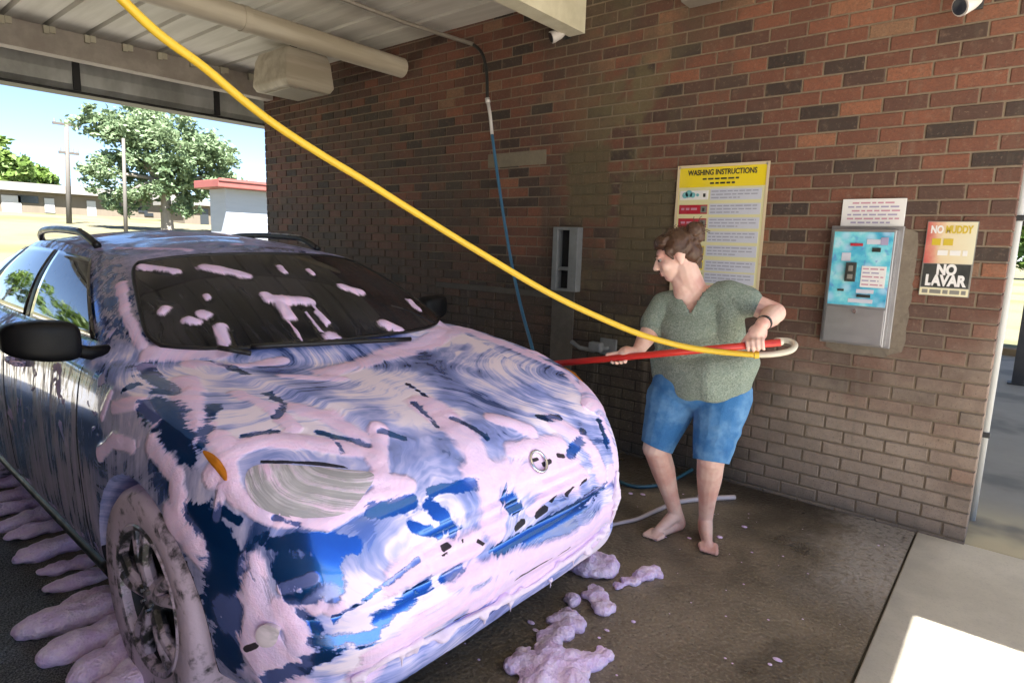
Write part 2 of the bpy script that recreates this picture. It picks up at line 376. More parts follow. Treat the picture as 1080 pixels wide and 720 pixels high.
mb = MB(); mb.box((-6, 12.31, -.1), (5, 12.48, .11), .01); tag(mb.build('timber_edging', KERB), 'low brown timber edging where the far paving meets the grass', 'edging')

# ---- roof
t = NT('galvanised_deck'); n1 = t.noise(3, 5, .6); n2 = t.noise(1, 4, .6, vec=t.scale(t.co, (.7, 9, 9)))
DECK = t.out(t.mix(t.step(n2, .3, .7), t.mix(n1, (.64, .61, .56), (.74, .71, .66)), (.55, .52, .47)), .55, .1)
t = NT('beam_paint'); n1 = t.noise(4, 5, .65); BEAM = t.out(t.mix(t.step(n1, .35, .7), (.38, .33, .29), (.50, .45, .40)), .6)
t = NT('cream_paint'); n1 = t.noise(5, 5, .65); c = t.mix(t.step(n1, .3, .7), (.56, .52, .40), (.70, .66, .53)); CREAM = t.out(t.mix(t.step(t.noise(22, 4, .7), .66, .78, 0, .6), c, (.30, .22, .13)), .5)
t = NT('dark_metal_trim'); DARKM = t.out(t.mix(t.noise(8, 4), (.018, .018, .022), (.045, .043, .045)), .5, .2)
t = NT('zinc_gutter'); n1 = t.noise(1, 4, .6, vec=t.scale(t.co, (3, 2.5, 1))); n2 = t.noise(30, 4, .7)
ZINC = t.out(t.mix(t.step(n1, .3, .7), t.mix(n2, (.28, .28, .27), (.40, .40, .39)), (.60, .61, .61)), .5, .35)
root = empty('metal_roof', (-3.5, 1.4, CEIL)); tag(root, 'ribbed metal roof of the wash bay on steel beams with a gutter at the back', 'roof')
ROOT_OFF = Vector((3.5, -1.4, -CEIL))
def rp(mb, name, mat, parent=root, **k):
    """build in world coordinates under the roof"""
    o = mb.build(name, mat, None, **k); o.parent = parent
    off = Vector((0, 0, 0)); q = parent
    while q is not None: off += Vector(q.location); q = q.parent
    o.data.transform(Matrix.Translation(-off)); return o
# deck profile across Y: flat pans with narrow raised ribs
prof = []; y = -1.3
while y < W_Y + .25:
    prof += [(y, 0), (y + .262, 0), (y + .272, .045), (y + .298, .045)]; y += .308
V = []; F = []
x0, x1 = -7.45, 1.73
for (yy, zz) in prof: V += [(x0, yy, CEIL + zz), (x1, yy, CEIL + zz)]
for i in range(len(prof) - 1): F.append((2 * i, 2 * i + 1, 2 * i + 3, 2 * i + 2))
me = mesh_from('deck', V, F); o = link('deck', me, DECK); o.parent = root; me.transform(Matrix.Translation(ROOT_OFF))
m = o.modifiers.new('thickness', 'SOLIDIFY'); m.thickness = .012; m.offset = 1
# roof over the neighbouring bay and an unseen canopy added to shade the apron
mb = MB(); mb.box((-7.45, W_Y + .26, CEIL + .01), (1.69, 13.5, CEIL + .07)); rp(mb, 'neighbour_deck', DECK)
mb = MB(); mb.box((1.70, 1.93, CEIL + .105), (2.45, 13.5, CEIL + .18)); rp(mb, 'shade_canopy', DECK)
mb = MB(); mb.box((1.735, -1.3, CEIL), (1.775, W_Y + .2, CEIL + .10)); rp(mb, 'fascia', CREAM)
def beam(name, xa, xb, za, zb, mat, y1=W_Y - .012, y0=-1.03):
    mb = MB(); w = xb - xa; f = .018
    mb.box((xb - f, y0, za), (xb, y1, zb)); mb.box((xa, y0, za), (xb - f - .001, y1, za + f)); mb.box((xa, y0, zb - f), (xb - f - .001, y1, zb)); 
    return rp(mb, name, mat)
beam('beam', -7.02, -6.88, 3.03, CEIL - .005, BEAM)
beam('beam', -2.77, -2.635, 2.985, CEIL - .005, CREAM, y1=W_Y - .012)
beam('beam', -.02, .12, 3.03, CEIL - .005, CREAM)
# purlin clips where the ribs meet the back beam
for k in range(16):
    yy = -1.3 + .308 * k + .285
    if yy < W_Y - .1:
        mb = MB(); mb.box((-6.875, yy - .02, CEIL - .075), (-6.845, yy + .02, CEIL - .01)); mb.box((-6.876, yy + .025, CEIL - .06), (-6.855, yy + .07, CEIL - .004)); rp(mb, 'clip', CREAM)
# gutter at the back edge
gp = [(-7.42, 3.21), (-7.415, 3.02), (-7.43, 2.91), (-7.47, 2.86), (-7.56, 2.85), (-7.60, 2.89), (-7.60, 3.14)]
V = []; F = []
for (xx, zz) in gp: V += [(xx, -1.3, zz), (xx, 4.6, zz)]
for i in range(len(gp) - 1): F.append((2 * i, 2 * i + 1, 2 * i + 3, 2 * i + 2))
me = mesh_from('gutter', V, F); gut = link('gutter', me, ZINC); gut.parent = root; me.transform(Matrix.Translation(ROOT_OFF))
m = gut.modifiers.new('thickness', 'SOLIDIFY'); m.thickness = .01
mb = MB(); mb.box((-7.62, -1.3, 2.820), (-7.40, 4.6, 2.845)); rp(mb, 'gutter_edge', DARKM)
for px in (82, 228):
    c = at_x(px, 105, -7.41); mb = MB(); mb.box((-7.409, c.y - .03, 2.85), (-7.385, c.y + .03, 3.20)); rp(mb, 'gutter_bracket', DARKM)
mb = MB(); mb.box((-7.40, -1.3, 3.195), (-7.13, 4.5, CEIL - .004)); rp(mb, 'eave_closure', BEAM)

# ---- things fixed to the roof and the wall
pA, pB = at_z(165, 0, 3.08), at_y(424, 72, W_Y - .02)
pA = Vector((pB.x + .05, -1.0, pB.z + .01))
mb = MB(); pp = [pB, pB.lerp(pA, .5), pA]; mb.tube(pp, .085, 24)
for f_ in (.3, .62): q = pB.lerp(pA, f_); mb.tube([q, q + (pA - pB).normalized() * .05], .091, 24)
t = NT('duct_cream'); n1 = t.noise(4, 4); DUCT = t.out(t.mix(t.step(t.noise(1, 4, vec=t.scale(t.co, (9, .8, 9))), .35, .7), (.42, .36, .28), (.60, .54, .45)), .55)
tag(mb.build('duct_pipe', DUCT, smooth=40), 'thick cream round pipe running under the roof to the brick wall', 'pipe')
root = empty('ceiling_light', (-5.58, 3.36, 2.84)); tag(root, 'boxy cream light fixture hanging under the roof by the back end of the wall', 'light fixture')
mb = MB()
V = []
for (sx, sy, z) in ((.28, .22, 0.0), (.30, .25, .05), (.28, .23, .26), (.26, .20, .34)):
    V += [(-sx, -sy, z), (sx, -sy, z), (sx, sy, z), (-sx, sy, z)]
F = [(3, 2, 1, 0), (12, 13, 14, 15)] + [(4 * j + k, 4 * j + (k + 1) % 4, 4 * j + 4 + (k + 1) % 4, 4 * j + 4 + k) for j in range(3) for k in range(4)]
mb.add(V, F); ho = mb.build('housing', DUCT, root); m = ho.modifiers.new('bevel', 'BEVEL'); m.width = .012; m.segments = 2
mb = MB(); mb.box((-.22, -.17, -.012), (.22, .17, -.002), .004)
t = NT('milky_diffuser'); DIFF = t.out(t.mix(t.noise(9, 3), (.40, .37, .31), (.50, .47, .40)), .4); mb.build('diffuser', DIFF, root)
mb = MB(); mb.box((-.03, -.03, .341), (.03, .03, .42)); mb.build('mount', DARKM, root)
# electrical conduit and the hanging supply hose
cB = at_y(499, 47, W_Y - .03); cA = at_z(345, -2, CEIL - .04)
root = empty('hanging_supply_hose', cB); tag(root, 'thin grey overhead pipe feeding a black then blue hose that hangs down behind the car', 'hose')
def under(mb, name, mat, par, **k):
    o = mb.build(name, mat, None, **k); o.parent = par; off = Vector((0, 0, 0)); q = par
    while q is not None: off += Vector(q.location); q = q.parent
    o.data.transform(Matrix.Translation(-off)); return o
GREYP = plain('grey_pipe', (.24, .21, .18), .5, .1); BLACKR = plain('black_rubber', (.014, .014, .015), .55); BLUEH = plain('blue_hose_rubber', (.035, .13, .24), .45); WHITEP = plain('white_plastic', (.62, .58, .57), .4)
mb = MB(); mb.tube([cB, cB.lerp(cA, .5), cA + Vector((.1, -2.2, 0))], .016, 10); under(mb, 'overhead_pipe', GREYP, root, smooth=True)
def yl(pts): return [at_y(*p) for p in pts]
pts = [cB + Vector((0, -.0, 0))] + yl([(508, 56, 3.84), (513, 75, 3.84), (514, 104, 3.83)])
mb = MB(); mb.tube(catmull(pts, 6), .013, 10); under(mb, 'black_hose', BLACKR, root, smooth=True)
pts = yl([(514, 104, 3.83), (517, 122, 3.82), (519, 142, 3.82)]); mb = MB(); mb.tube(pts, .014, 10); mb.tube([pts[0], pts[0].lerp(pts[1], .25)], .020, 10); under(mb, 'white_coupling', WHITEP, root, smooth=True)
pts = yl([(519, 142, 3.82), (524, 180, 3.80), (533, 240, 3.75), (542, 290, 3.65), (551, 330, 3.5), (561, 366, 3.3), (568, 400, 3.2), (572, 470, 3.15)])
mb = MB(); mb.tube(catmull(pts, 6), .0125, 10); under(mb, 'blue_hose', BLUEH, root, smooth=True)
# small camera on a bracket and a floodlight on the wall
def bracket_cam(name, c, s, label, cat):
    root = empty(name, c); tag(root, label, cat)
    mb = MB(); mb.box((-.045 * s, -.02 * s, -.045 * s), (.045 * s, 0, .045 * s), .006 * s); mb.tube([(0, -.02 * s, 0), (0, -.10 * s, .0), (-.02 * s, -.13 * s, -.03 * s)], .014 * s, 10); mb.build('bracket', plain('bracket_black', (.02, .02, .022), .4), root, smooth=40)
    mb = MB(); d = Vector((-.5, -.6, -.35)).normalized(); a = Vector((.0, -.13 * s, -.03 * s)); mb.tube([a - d * .04 * s, a, a + d * .07 * s, a + d * .09 * s], [.03 * s, .045 * s, .055 * s, .056 * s], 18); mb.build('lamp_head', WHITEP, root, smooth=40)
    mb = MB(); mb.tube([a + d * .092 * s, a + d * .097 * s], .046 * s, 18); mb.build('lens', plain('dark_lens', (.02, .02, .03), .1), root)
bracket_cam('floodlight', at_y(1028, 2, W_Y - .02) + Vector((0, .02, 0)), .8, 'small white floodlight high on the brick wall above the warning sign', 'light')
bracket_cam('security_camera', at_y(597, 36, W_Y - .02) + Vector((0, .02, .0)), .75, 'small dark bracket lamp on the wall just below the cream beam', 'light')
c = at_y(755, 2, W_Y); root = empty('ceiling_junction_box', c); tag(root, 'grey metal box fixed to the wall under the roof above the instruction board', 'box')
mb = MB(); mb.box((-.17, -.14, -.01), (.17, -.001, .22), .012); mb.build('cover', GREYP, root); mb = MB(); mb.tube([(0, -.07, .221), (0, -.07, .27)], .02, 10); mb.build('feed_pipe', GREYP, root)
# ------------------------------------------------------------------ signs, machine and fittings on the wall
def rotz(o): return o
def font_text(name, body, size, mat, parent, loc, align='CENTER', extrude=.0006, sx=1.0, bold=0.0):
    cu = bpy.data.curves.new(name, 'FONT'); cu.body = body; cu.size = size; cu.align_x = align; cu.align_y = 'CENTER'; cu.extrude = extrude; cu.offset = bold
    o = bpy.data.objects.new('t', cu); COL.objects.link(o); dg = bpy.context.evaluated_depsgraph_get(); dg.update()
    me = bpy.data.meshes.new_from_object(o.evaluated_get(dg)); bpy.data.objects.remove(o)
    me.name = name; me.transform(Matrix.Rotation(math.pi / 2, 4, 'X') @ Matrix.Diagonal((sx, 1, 1, 1)))
    me.materials.clear()
    return link(name, me, mat, parent, loc)
def slab(name, x0, x1, z0, z1, y0, y1, mat, parent, bev=0.0):
    mb = MB(); mb.box((x0, y0, z0), (x1, y1, z1), bev); return mb.build(name, mat, parent)
def print_mat(name, col, rough=.45, fade=.18):
    t = NT(name); n1 = t.noise(6, 4, .65); c = t.mix(t.step(n1, .35, .75, 0, fade), col, tuple(min(1, x * .55 + .22) for x in col))
    c = t.mix(t.step(t.noise(35, 4, .7), .6, .8, 0, .35), c, tuple(x * .6 for x in col)); return t.out(c, rough)
P_YEL = print_mat('sign_yellow', (.78, .60, .015)); P_PALE = print_mat('sign_pale_yellow', (.66, .62, .36)); P_RED = print_mat('sign_red', (.42, .008, .03)); P_BLK = print_mat('sign_black', (.02, .022, .02))
P_LIL = print_mat('sign_pale_blue', (.55, .56, .66)); P_CRM = print_mat('sign_cream', (.70, .64, .44)); P_WHT = print_mat('sign_white', (.74, .72, .72)); P_GRN = print_mat('sign_green', (.07, .22, .03)); P_TEAL = print_mat('sign_teal', (.16, .42, .46)); P_GRY = print_mat('sign_grey', (.20, .19, .17))
P_PINKT = print_mat('sign_pink_print', (.52, .25, .34)); P_LILT = print_mat('sign_lilac_print', (.34, .30, .46)); P_OCH = print_mat('sign_ochre', (.55, .40, .02)); P_ORG = print_mat('sign_orange', (.62, .14, .06)); P_GREYT = print_mat('sign_grey_print', (.33, .34, .42))

# washing instruction board: origin at its lower left corner on the wall
root = empty('instruction_sign', (-1.845, W_Y - .003, 1.18)); tag(root, 'yellow bordered washing instructions board on the brick wall behind the woman', 'sign')
SW, SH = .578, .845
slab('board', 0, SW, 0, SH, -.014, -.002, P_YEL, root, .003)
fr = MB(); b = .012
P_FRAME = print_mat('sign_frame', (.62, .50, .34))
fr.box((-.004, -.0185, -.004), (b, -.0145, SH + .004)); fr.box((SW - b, -.0185, -.004), (SW + .004, -.0145, SH + .004)); fr.box((b + .001, -.0185, -.004), (SW - b - .001, -.0145, b)); fr.box((b + .001, -.0185, SH - b), (SW - b - .001, -.0145, SH + .004)); fr.build('frame', P_FRAME, root)
slab('printed_field', b + .002, SW - b - .002, b + .002, SH - .135, -.0155, -.0142, P_PALE, root)
font_text('heading', 'WASHING INSTRUCTIONS', .046, P_BLK, root, (SW / 2, -.0155, SH - .046), sx=.80, bold=.0012)
def scribble(name, x0, x1, z, h, mat, par, y=-.0172, gap=.5, seed=0):
    """a line of print too small to read: word-length dashes"""
    rr = random.Random(seed); mb = MB(); x = x0
    while x < x1 - .004:
        w = min(rr.uniform(.018, .05), x1 - x); mb.box((x, y, z - h / 2), (x + w, y + .0012, z + h / 2)); x += w + h * gap + .004
    return mb.build(name, mat, par)
scribble('subheading', .17, .41, SH - .085, .010, P_BLK, root, -.0156, seed=3); scribble('subheading', .22, .38, SH - .112, .011, P_BLK, root, -.0156, seed=4)
rows = [(.662, P_WHT), (.572, P_RED), (.486, P_RED), (.400, P_BLK), (.312, P_OCH), (.218, P_YEL), (.140, P_GRN), (.062, P_CRM)]
for i, (zc, mt) in enumerate(rows):
    slab('picture_panel', .024, .215, zc - .030, zc + .028, -.0172, -.0157, mt, root)
    slab('text_panel', .228, SW - .030, zc - .034, zc + .034, -.0172, -.0157, P_LIL, root)
    for k in range(3): scribble('print_line', .236, SW - (.05 if k < 2 else .16), zc + .020 - .020 * k, .0075, P_GREYT, root, -.0186, seed=10 * i + k)
    slab('symbol_panel', .172, .212, zc - .022, zc + .020, -.0186, -.0173, P_GRY if i else P_WHT, root)
    slab('symbol', .182, .198, zc - .014, zc + .008, -.0198, -.0187, P_BLK, root)
    if i == 0:
        mb = MB(); 
        for (cx, cz, rr_) in ((.06, zc, .02), (.085, zc + .008, .024), (.112, zc, .018), (.145, zc, .010)): mb.tube([(cx, -.0188, cz), (cx, -.0173, cz)], rr_, 14)
        mb.build('symbol', P_TEAL, root)
    elif i < 3: scribble('print_line', .04, .15, zc + .002, .014, P_PINKT, root, -.0186, seed=90 + i)
SCREW = plain('zinc_screw', (.5, .5, .5), .3, .9)
for (xx, zz) in ((.012, SH - .01), (SW - .012, SH - .01), (.012, .012), (SW - .012, .012)): mb = MB(); mb.tube([(xx, -.021, zz), (xx, -.0186, zz)], .007, 10); mb.build('screw', SCREW, root)

# white notice over the coin machine
root = empty('notice_sign', (-.850, W_Y - .003, 1.648)); tag(root, 'white notice with pink printed lines fixed above the blue coin machine', 'sign')
slab('panel', 0, .305, 0, .150, -.012, -.002, P_WHT, root, .002)
for k in range(6): scribble('print_line', .03 + .02 * (k in (0, 2, 5)), .28 - .03 * (k in (0, 5)), .128 - .021 * k, .0085, (P_PINKT, P_LILT)[k % 2], root, -.0136, seed=40 + k)

# coin machine
root = empty('coin_machine', (-.868, W_Y - .004, 1.005)); tag(root, 'steel wash bay coin machine with a blue patterned face on the brick wall', 'coin machine')
MW, MH = .308, .625
t = NT('brushed_steel'); n1 = t.noise(1, 3, .6, vec=t.scale(t.co, (6, 6, 160))); n2 = t.noise(7, 4); STEEL = t.out(t.mix(n2, (.30, .29, .30), (.44, .43, .44)), t.step(n1, .2, .8, .32, .5), .75)
slab('cabinet', 0, MW, 0, MH, -.085, -.001, STEEL, root, .006)
slab('frame', -.022, MW + .022, -.012, MH + .022, -.018, -.0005, STEEL, root, .003)
t = NT('blue_bubble_print'); v = t.n('ShaderNodeTexVoronoi'); t.L(t.co, v.inputs['Vector']); v.inputs['Scale'].default_value = 15
n1 = t.noise(9, 4, .6); c = t.ramp(n1, [(.25, (.02, .22, .45)), (.42, (.08, .42, .62)), (.55, (.18, .60, .70)), (.72, (.52, .70, .80))]); c = t.mix(t.step(v.outputs['Distance'], .12, .55, .6, 0), c, (.50, .66, .86)); c = t.mix(t.step(t.noise(21, 3), .58, .7, 0, .6), c, (.10, .18, .55))
FACE = t.out(c, .3)
slab('face_panel', .012, MW - .012, .215, MH - .012, -.0905, -.0855, FACE, root, .002)
slab('lower_door', .010, MW - .010, .010, .203, -.0905, -.0855, STEEL, root, .003)
mb = MB(); mb.tube([(MW / 2, -.100, .185), (MW / 2, -.0906, .185)], .011, 14); mb.build('lock', plain('lock_chrome', (.6, .6, .6), .2, .9), root)
def pl(name, x0, x1, z0, z1, mat, par=root, d=.008): return slab(name, x0, x1, z0, z1, -.0908 - d, -.0907, mat, par, .0012)
pl('bill_slot', .098, .158, .537, .552, P_RED); pl('coin_slot', .205, .245, .508, .530, P_BLK)
ba = pl('bill_acceptor', .090, .140, .345, .448, P_BLK, d=.02); slab('button', .103, .128, .360, .385, -.118, -.1111, P_GRY, ba, .001); slab('button', .105, .126, .402, .432, -.118, -.1111, P_GRY, ba, .001)
lb = pl('price_label', .165, .282, .318, .432, P_WHT, d=.002)
for k in range(5): scribble('print_line', .172, .272 - .02 * (k % 2), .417 - .021 * k, .007, (P_PINKT, P_LILT)[k % 2], root, -.0943, seed=60 + k)
pl('label', .175, .255, .548, .575, P_LIL, d=.002); pl('coin_return', .155, .222, .262, .278, P_BLK); pl('slot', .058, .090, .290, .302, P_BLK); pl('label', .150, .235, .285, .306, P_LIL, d=.002); pl('label', .060, .105, .455, .500, P_LIL, d=.002); pl('display', .240, .275, .545, .585, P_LILT, d=.004); pl('label', .115, .235, .232, .253, P_LIL, d=.002)

# warning sign, hangs slightly rotated like in the photo
root = empty('warning_sign', (-.440, W_Y - .003, 1.297)); root.rotation_euler = (0, R(0), 0); tag(root, 'weathered red, cream and black warning sign reading NO LAVAR near the wall end', 'sign')
SW, SH = .216, .382
slab('panel', 0, SW, 0, SH, -.010, -.002, P_GRY, root, .002)
t = NT('faded_red_cream'); x, y, z = t.xyz(t.co); n1 = t.noise(9, 4, .6)
c = t.ramp(t.math('ADD', t.math('MULTIPLY', x, 4.0), t.math('ADD', t.math('MULTIPLY', n1, .5), -.28)), [(.0, (.50, .10, .09)), (.14, (.60, .28, .20)), (.30, (.68, .55, .36)), (.8, (.66, .62, .46))]); FADE = t.out(c, .5)
slab('upper_field', .004, SW - .004, .168, SH - .004, -.0117, -.0102, FADE, root)
slab('lower_field', .008, SW - .008, .046, .164, -.0117, -.0102, P_BLK, root); slab('footer', .004, SW - .004, .004, .042, -.0117, -.0102, P_CRM, root)
font_text('lettering', 'NO', .052, P_WHT, root, (.046, -.0126, SH - .044), sx=.66, bold=.0022); font_text('lettering', 'MUDDY', .052, P_OCH, root, (.138, -.0126, SH - .044), sx=.60, bold=.0022)
font_text('lettering', 'NO', .072, P_WHT, root, (SW / 2, -.0126, .134), sx=.74, bold=.004); font_text('lettering', 'LAVAR', .074, P_WHT, root, (SW / 2, -.0126, .078), sx=.76, bold=.004)
scribble('print_line', .03, .12, SH - .105, .034, P_OCH, root, -.0128, .2, seed=5); scribble('print_line', .06, SW - .03, SH - .160, .026, P_WHT, root, -.0128, .2, seed=6); scribble('print_line', .014, SW - .014, .023, .020, P_GRY, root, -.0128, .2, seed=8)

# recessed hose-hanger frame
root = empty('wall_niche', (-2.80, W_Y - .003, 1.155)); tag(root, 'tall grey metal frame round a dark opening in the wall left of the woman', 'wall frame')
t = NT('weathered_grey_paint'); n1 = t.noise(12, 5, .7); GREYW = t.out(t.mix(n1, (.12, .125, .13), (.27, .28, .29)), .55, .2)
NW_, NH_ = .225, .475
mb = MB(); mb.box((0, -.07, 0), (.045, .0, NH_), .004); mb.box((NW_ - .075, -.07, 0), (NW_, .0, NH_), .004); mb.box((.046, -.07, NH_ - .02), (NW_ - .076, 0, NH_)); mb.box((.046, -.07, 0), (NW_ - .076, 0, .018)); mb.build('frame', GREYW, root)
mb = MB(); mb.box((.046, -.055, .155), (NW_ - .076, -.005, .18)); mb.build('divider', GREYW, root)
mb = MB(); mb.box((.046, -.004, .019), (NW_ - .076, -.001, NH_ - .021)); mb.build('backing', plain('recess_shade_black', (.008, .008, .009), .8), root)  # flat black sheet stands in for the shade inside the recess
mb = MB(); mb.box((-.03, -.008, -.62), (NW_ - .05, .004, -.004), .003); mb.build('cement_strip', CEM, root)
# grey brush clip on the wall
root = empty('brush_clip', at_y(636, 366, W_Y - .003)); tag(root, 'bent grey metal clip on the wall just above the woman\'s forward hand', 'wall clip')
mb = MB(); mb.tube([(.05, -.001, .0), (.05, -.10, .01), (.0, -.13, -.01), (-.12, -.13, -.005), (-.20, -.12, .03)], .016, 10); mb.build('hook', GREYW, root, smooth=True)
mb = MB(); mb.box((-.02, -.018, -.05), (.12, 0, .07), .006); mb.build('plate', GREYW, root); mb = MB(); mb.box((-.03, -.16, -.015), (.07, -.10, .055), .012); mb.build('clamp', GREYW, root)
# ------------------------------------------------------------------ field, buildings, poles, trees beyond the bay
def gz(x, y): return rise(x, y)
def leaf_material(name, a, b):
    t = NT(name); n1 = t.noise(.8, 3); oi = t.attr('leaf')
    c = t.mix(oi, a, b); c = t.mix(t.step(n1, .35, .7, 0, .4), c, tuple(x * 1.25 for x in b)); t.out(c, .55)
    tr = t.n('ShaderNodeBsdfTranslucent'); t.L(c, tr.inputs[0]); mx = t.n('ShaderNodeMixShader'); mx.inputs[0].default_value = .35
    t.L(t.b.outputs[0], mx.inputs[1]); t.L(tr.outputs[0], mx.inputs[2]); t.L(mx.outputs[0], t.t.nodes['Material Output'].inputs[0]); return t.m
LEAF_A = leaf_material('silvery_green_leaves', (.10, .165, .08), (.23, .30, .17)); LEAF_B = leaf_material('bright_green_leaves', (.06, .12, .02), (.15, .23, .05))
t = NT('grey_bark'); n1 = t.noise(1, 4, .6, vec=t.scale(t.co, (9, 9, 2))); BARK = t.out(t.mix(n1, (.13, .11, .09), (.30, .27, .23)), .9)
def tree(name, base, label, clumps, trunk_top, tr, nleaf, ls, leafmat, seed, group=None):
    """clumps: (dx, dy, z, rx, rz); tapered trunk, a limb to every clump, leaf-sized faces through each clump"""
    rr = random.Random(seed); root = empty(name, base); tag(root, label, 'tree', group)
    mb = MB(); tt = Vector((rr.uniform(-.2, .2), rr.uniform(-.2, .2), trunk_top))
    mb.tube(catmull([(0, 0, -.4), (0, 0, .2), (tt.x * .4, tt.y * .5, trunk_top * .5), tt], 4), [tr * (1.25 - .7 * k / 12) for k in range(13)], 10)
    for (dx, dy, z, rx, rz) in clumps:
        s = Vector((tt.x * .8, tt.y * .8, trunk_top * rr.uniform(.7, .98))); e = Vector((dx, dy, z)); m_ = s.lerp(e, .5) + Vector((rr.uniform(-.4, .4), rr.uniform(-.4, .4), rr.uniform(.1, .5)))
        mb.tube(catmull([s, m_, e], 4), [tr * .45 * (1 - .09 * k) for k in range(9)], 6)
    mb.build('trunk', BARK, root, smooth=True)
    V, F, T = [], [], []
    tot = sum(c[3] ** 2 for c in clumps)
    for (dx, dy, z, rx, rz) in clumps:
        n = int(nleaf * rx * rx / tot); sub = [(rr.gauss(0, .48), rr.gauss(0, .48), rr.gauss(0, .45)) for _ in range(max(6, n // 55))]
        for _ in range(n):
            s = rr.choice(sub); p = Vector((dx + rx * s[0] + rr.gauss(0, .17) * rx, dy + rx * s[1] + rr.gauss(0, .17) * rx, z + rz * s[2] + rr.gauss(0, .15) * rz))
            a = Vector((rr.gauss(0, 1), rr.gauss(0, 1), rr.gauss(0, .6))).normalized(); b = a.cross(Vector((rr.gauss(0, 1), rr.gauss(0, 1), rr.gauss(0, 1)))).normalized()
            q = ls * rr.uniform(.6, 1.3); n0 = len(V)
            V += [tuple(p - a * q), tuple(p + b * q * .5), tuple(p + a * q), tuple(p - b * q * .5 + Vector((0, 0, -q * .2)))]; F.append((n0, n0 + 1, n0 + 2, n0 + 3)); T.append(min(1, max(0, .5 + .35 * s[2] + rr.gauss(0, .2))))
    me = mesh_from('crown', V, F); a = me.attributes.new('leaf', 'FLOAT', 'FACE'); a.data.foreach_set('value', T)
    link('crown', me, leafmat, root); return root
def far(px, py, x): return at_x(px, py, x)
# big tree: built from its own clump layout (metres), about 42 m off
b = far(176, 228, -42); b.z = gz(b.x, b.y)
s_ = 42 / .93 / 650 * .97
def cl(px, py, rpx, dx=0): # clump offsets from the trunk foot, metres sideways / up
    return ((px - 176) * s_ * .25 + dx, (px - 176) * s_ * .80, (222 - py) * s_ * .98, rpx * s_ * .98, rpx * s_ * .88)
clumps = [cl(130, 130, 22), cl(160, 122, 20), cl(190, 135, 24, 1), cl(222, 142, 22), cl(233, 165, 17), cl(120, 172, 17), cl(145, 160, 20, -1), cl(170, 155, 22, 1), cl(200, 165, 20), cl(215, 182, 15, -1), cl(150, 188, 16), cl(180, 180, 18), cl(128, 195, 13), cl(205, 150, 18, 1), cl(150, 140, 18, 1), cl(195, 196, 12), cl(238, 150, 12), cl(113, 122, 11)]
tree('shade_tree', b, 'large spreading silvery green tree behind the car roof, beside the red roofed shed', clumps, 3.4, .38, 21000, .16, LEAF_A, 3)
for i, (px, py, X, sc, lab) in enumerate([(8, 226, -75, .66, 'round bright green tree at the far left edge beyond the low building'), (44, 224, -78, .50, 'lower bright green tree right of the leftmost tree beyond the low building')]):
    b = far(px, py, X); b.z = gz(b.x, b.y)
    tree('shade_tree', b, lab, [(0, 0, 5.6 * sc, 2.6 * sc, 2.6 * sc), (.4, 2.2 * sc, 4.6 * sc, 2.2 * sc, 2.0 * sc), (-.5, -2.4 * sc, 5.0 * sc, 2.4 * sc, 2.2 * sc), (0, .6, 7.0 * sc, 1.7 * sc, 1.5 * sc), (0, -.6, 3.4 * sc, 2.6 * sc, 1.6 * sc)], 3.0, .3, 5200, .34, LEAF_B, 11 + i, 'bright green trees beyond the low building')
# trees the side windows mirror, out past the near side of the bay
for i, (x, y, sc) in enumerate([(-26, -9, 1.0), (-34, -17, 1.2), (-22, -16, .9), (-48, -20, 1.3), (-15, -14, .9), (-40, -6, 1.0)]):
    tree('shade_tree', (x, y, gz(x, y)), 'leafy field tree mirrored in the near side windows of the car', [(0, 0, 4.6 * sc, 2.2 * sc, 2.0 * sc), (.8, 1.6 * sc, 3.6 * sc, 1.8 * sc, 1.6 * sc), (-.8, -1.6 * sc, 3.9 * sc, 1.9 * sc, 1.7 * sc)], 2.6, .28, 1800, .36, LEAF_B, 31 + i, 'trees mirrored in the car windows')
for i, (x, y, sc) in enumerate([(-7, 58, 1.0), (1.2, 62, 1.1), (8, 66, 1.2), (-14, 64, 1.1)]):
    tree('shade_tree', (x, y, 0), 'distant green tree beyond the neighbouring bay, past the end of the wall', [(0, 0, 3.8 * sc, 2.6 * sc, 1.8 * sc), (2.2, .4, 3.0 * sc, 2.2 * sc, 1.7 * sc), (-2.2, -.4, 3.2 * sc, 2.2 * sc, 1.7 * sc)], 2.2, .28, 2600, .36, LEAF_B, 51 + i, 'distant trees past the wall end')

# long low building
X0 = -66
pl_ = far(-60, 226, X0); pr = far(208, 228, X0); g0 = gz(X0, 0)
t = NT('tan_siding'); n1 = t.noise(1, 4, .6, vec=t.scale(t.co, (1, 2, .4))); TAN = t.out(t.mix(n1, (.12, .10, .075), (.18, .15, .115)), .8)
t = NT('pale_roof_sheet'); n1 = t.noise(1, 4, .6, vec=t.scale(t.co, (.3, 2, 1))); PROOF = t.out(t.mix(n1, (.20, .19, .175), (.28, .265, .25)), .6)
DKW = plain('dark_window', (.03, .035, .04), .15); WHT = plain('white_paint', (.45, .45, .45), .6)
root = empty('long_building', (X0, (pl_.y + pr.y) / 2, g0)); tag(root, 'long low tan building with a pale roof band behind the field', 'building')
hl = abs(pr.y - pl_.y) / 2
mb = MB(); mb.box((-9, -hl, -1), (0, hl, 1.75)); mb.build('wall', TAN, root)
mb = MB(); mb.add([(-10, -hl - .4, 2.1), (.7, -hl - .4, 1.76), (.7, hl + .4, 1.76), (-10, hl + .4, 2.1), (-10, -hl - .4, 2.9), (.7, -hl - .4, 2.45), (.7, hl + .4, 2.45), (-10, hl + .4, 2.9)], [(3, 2, 1, 0), (4, 5, 6, 7), (0, 1, 5, 4), (1, 2, 6, 5), (2, 3, 7, 6), (3, 0, 4, 7)]); mb.build('roof', PROOF, root)
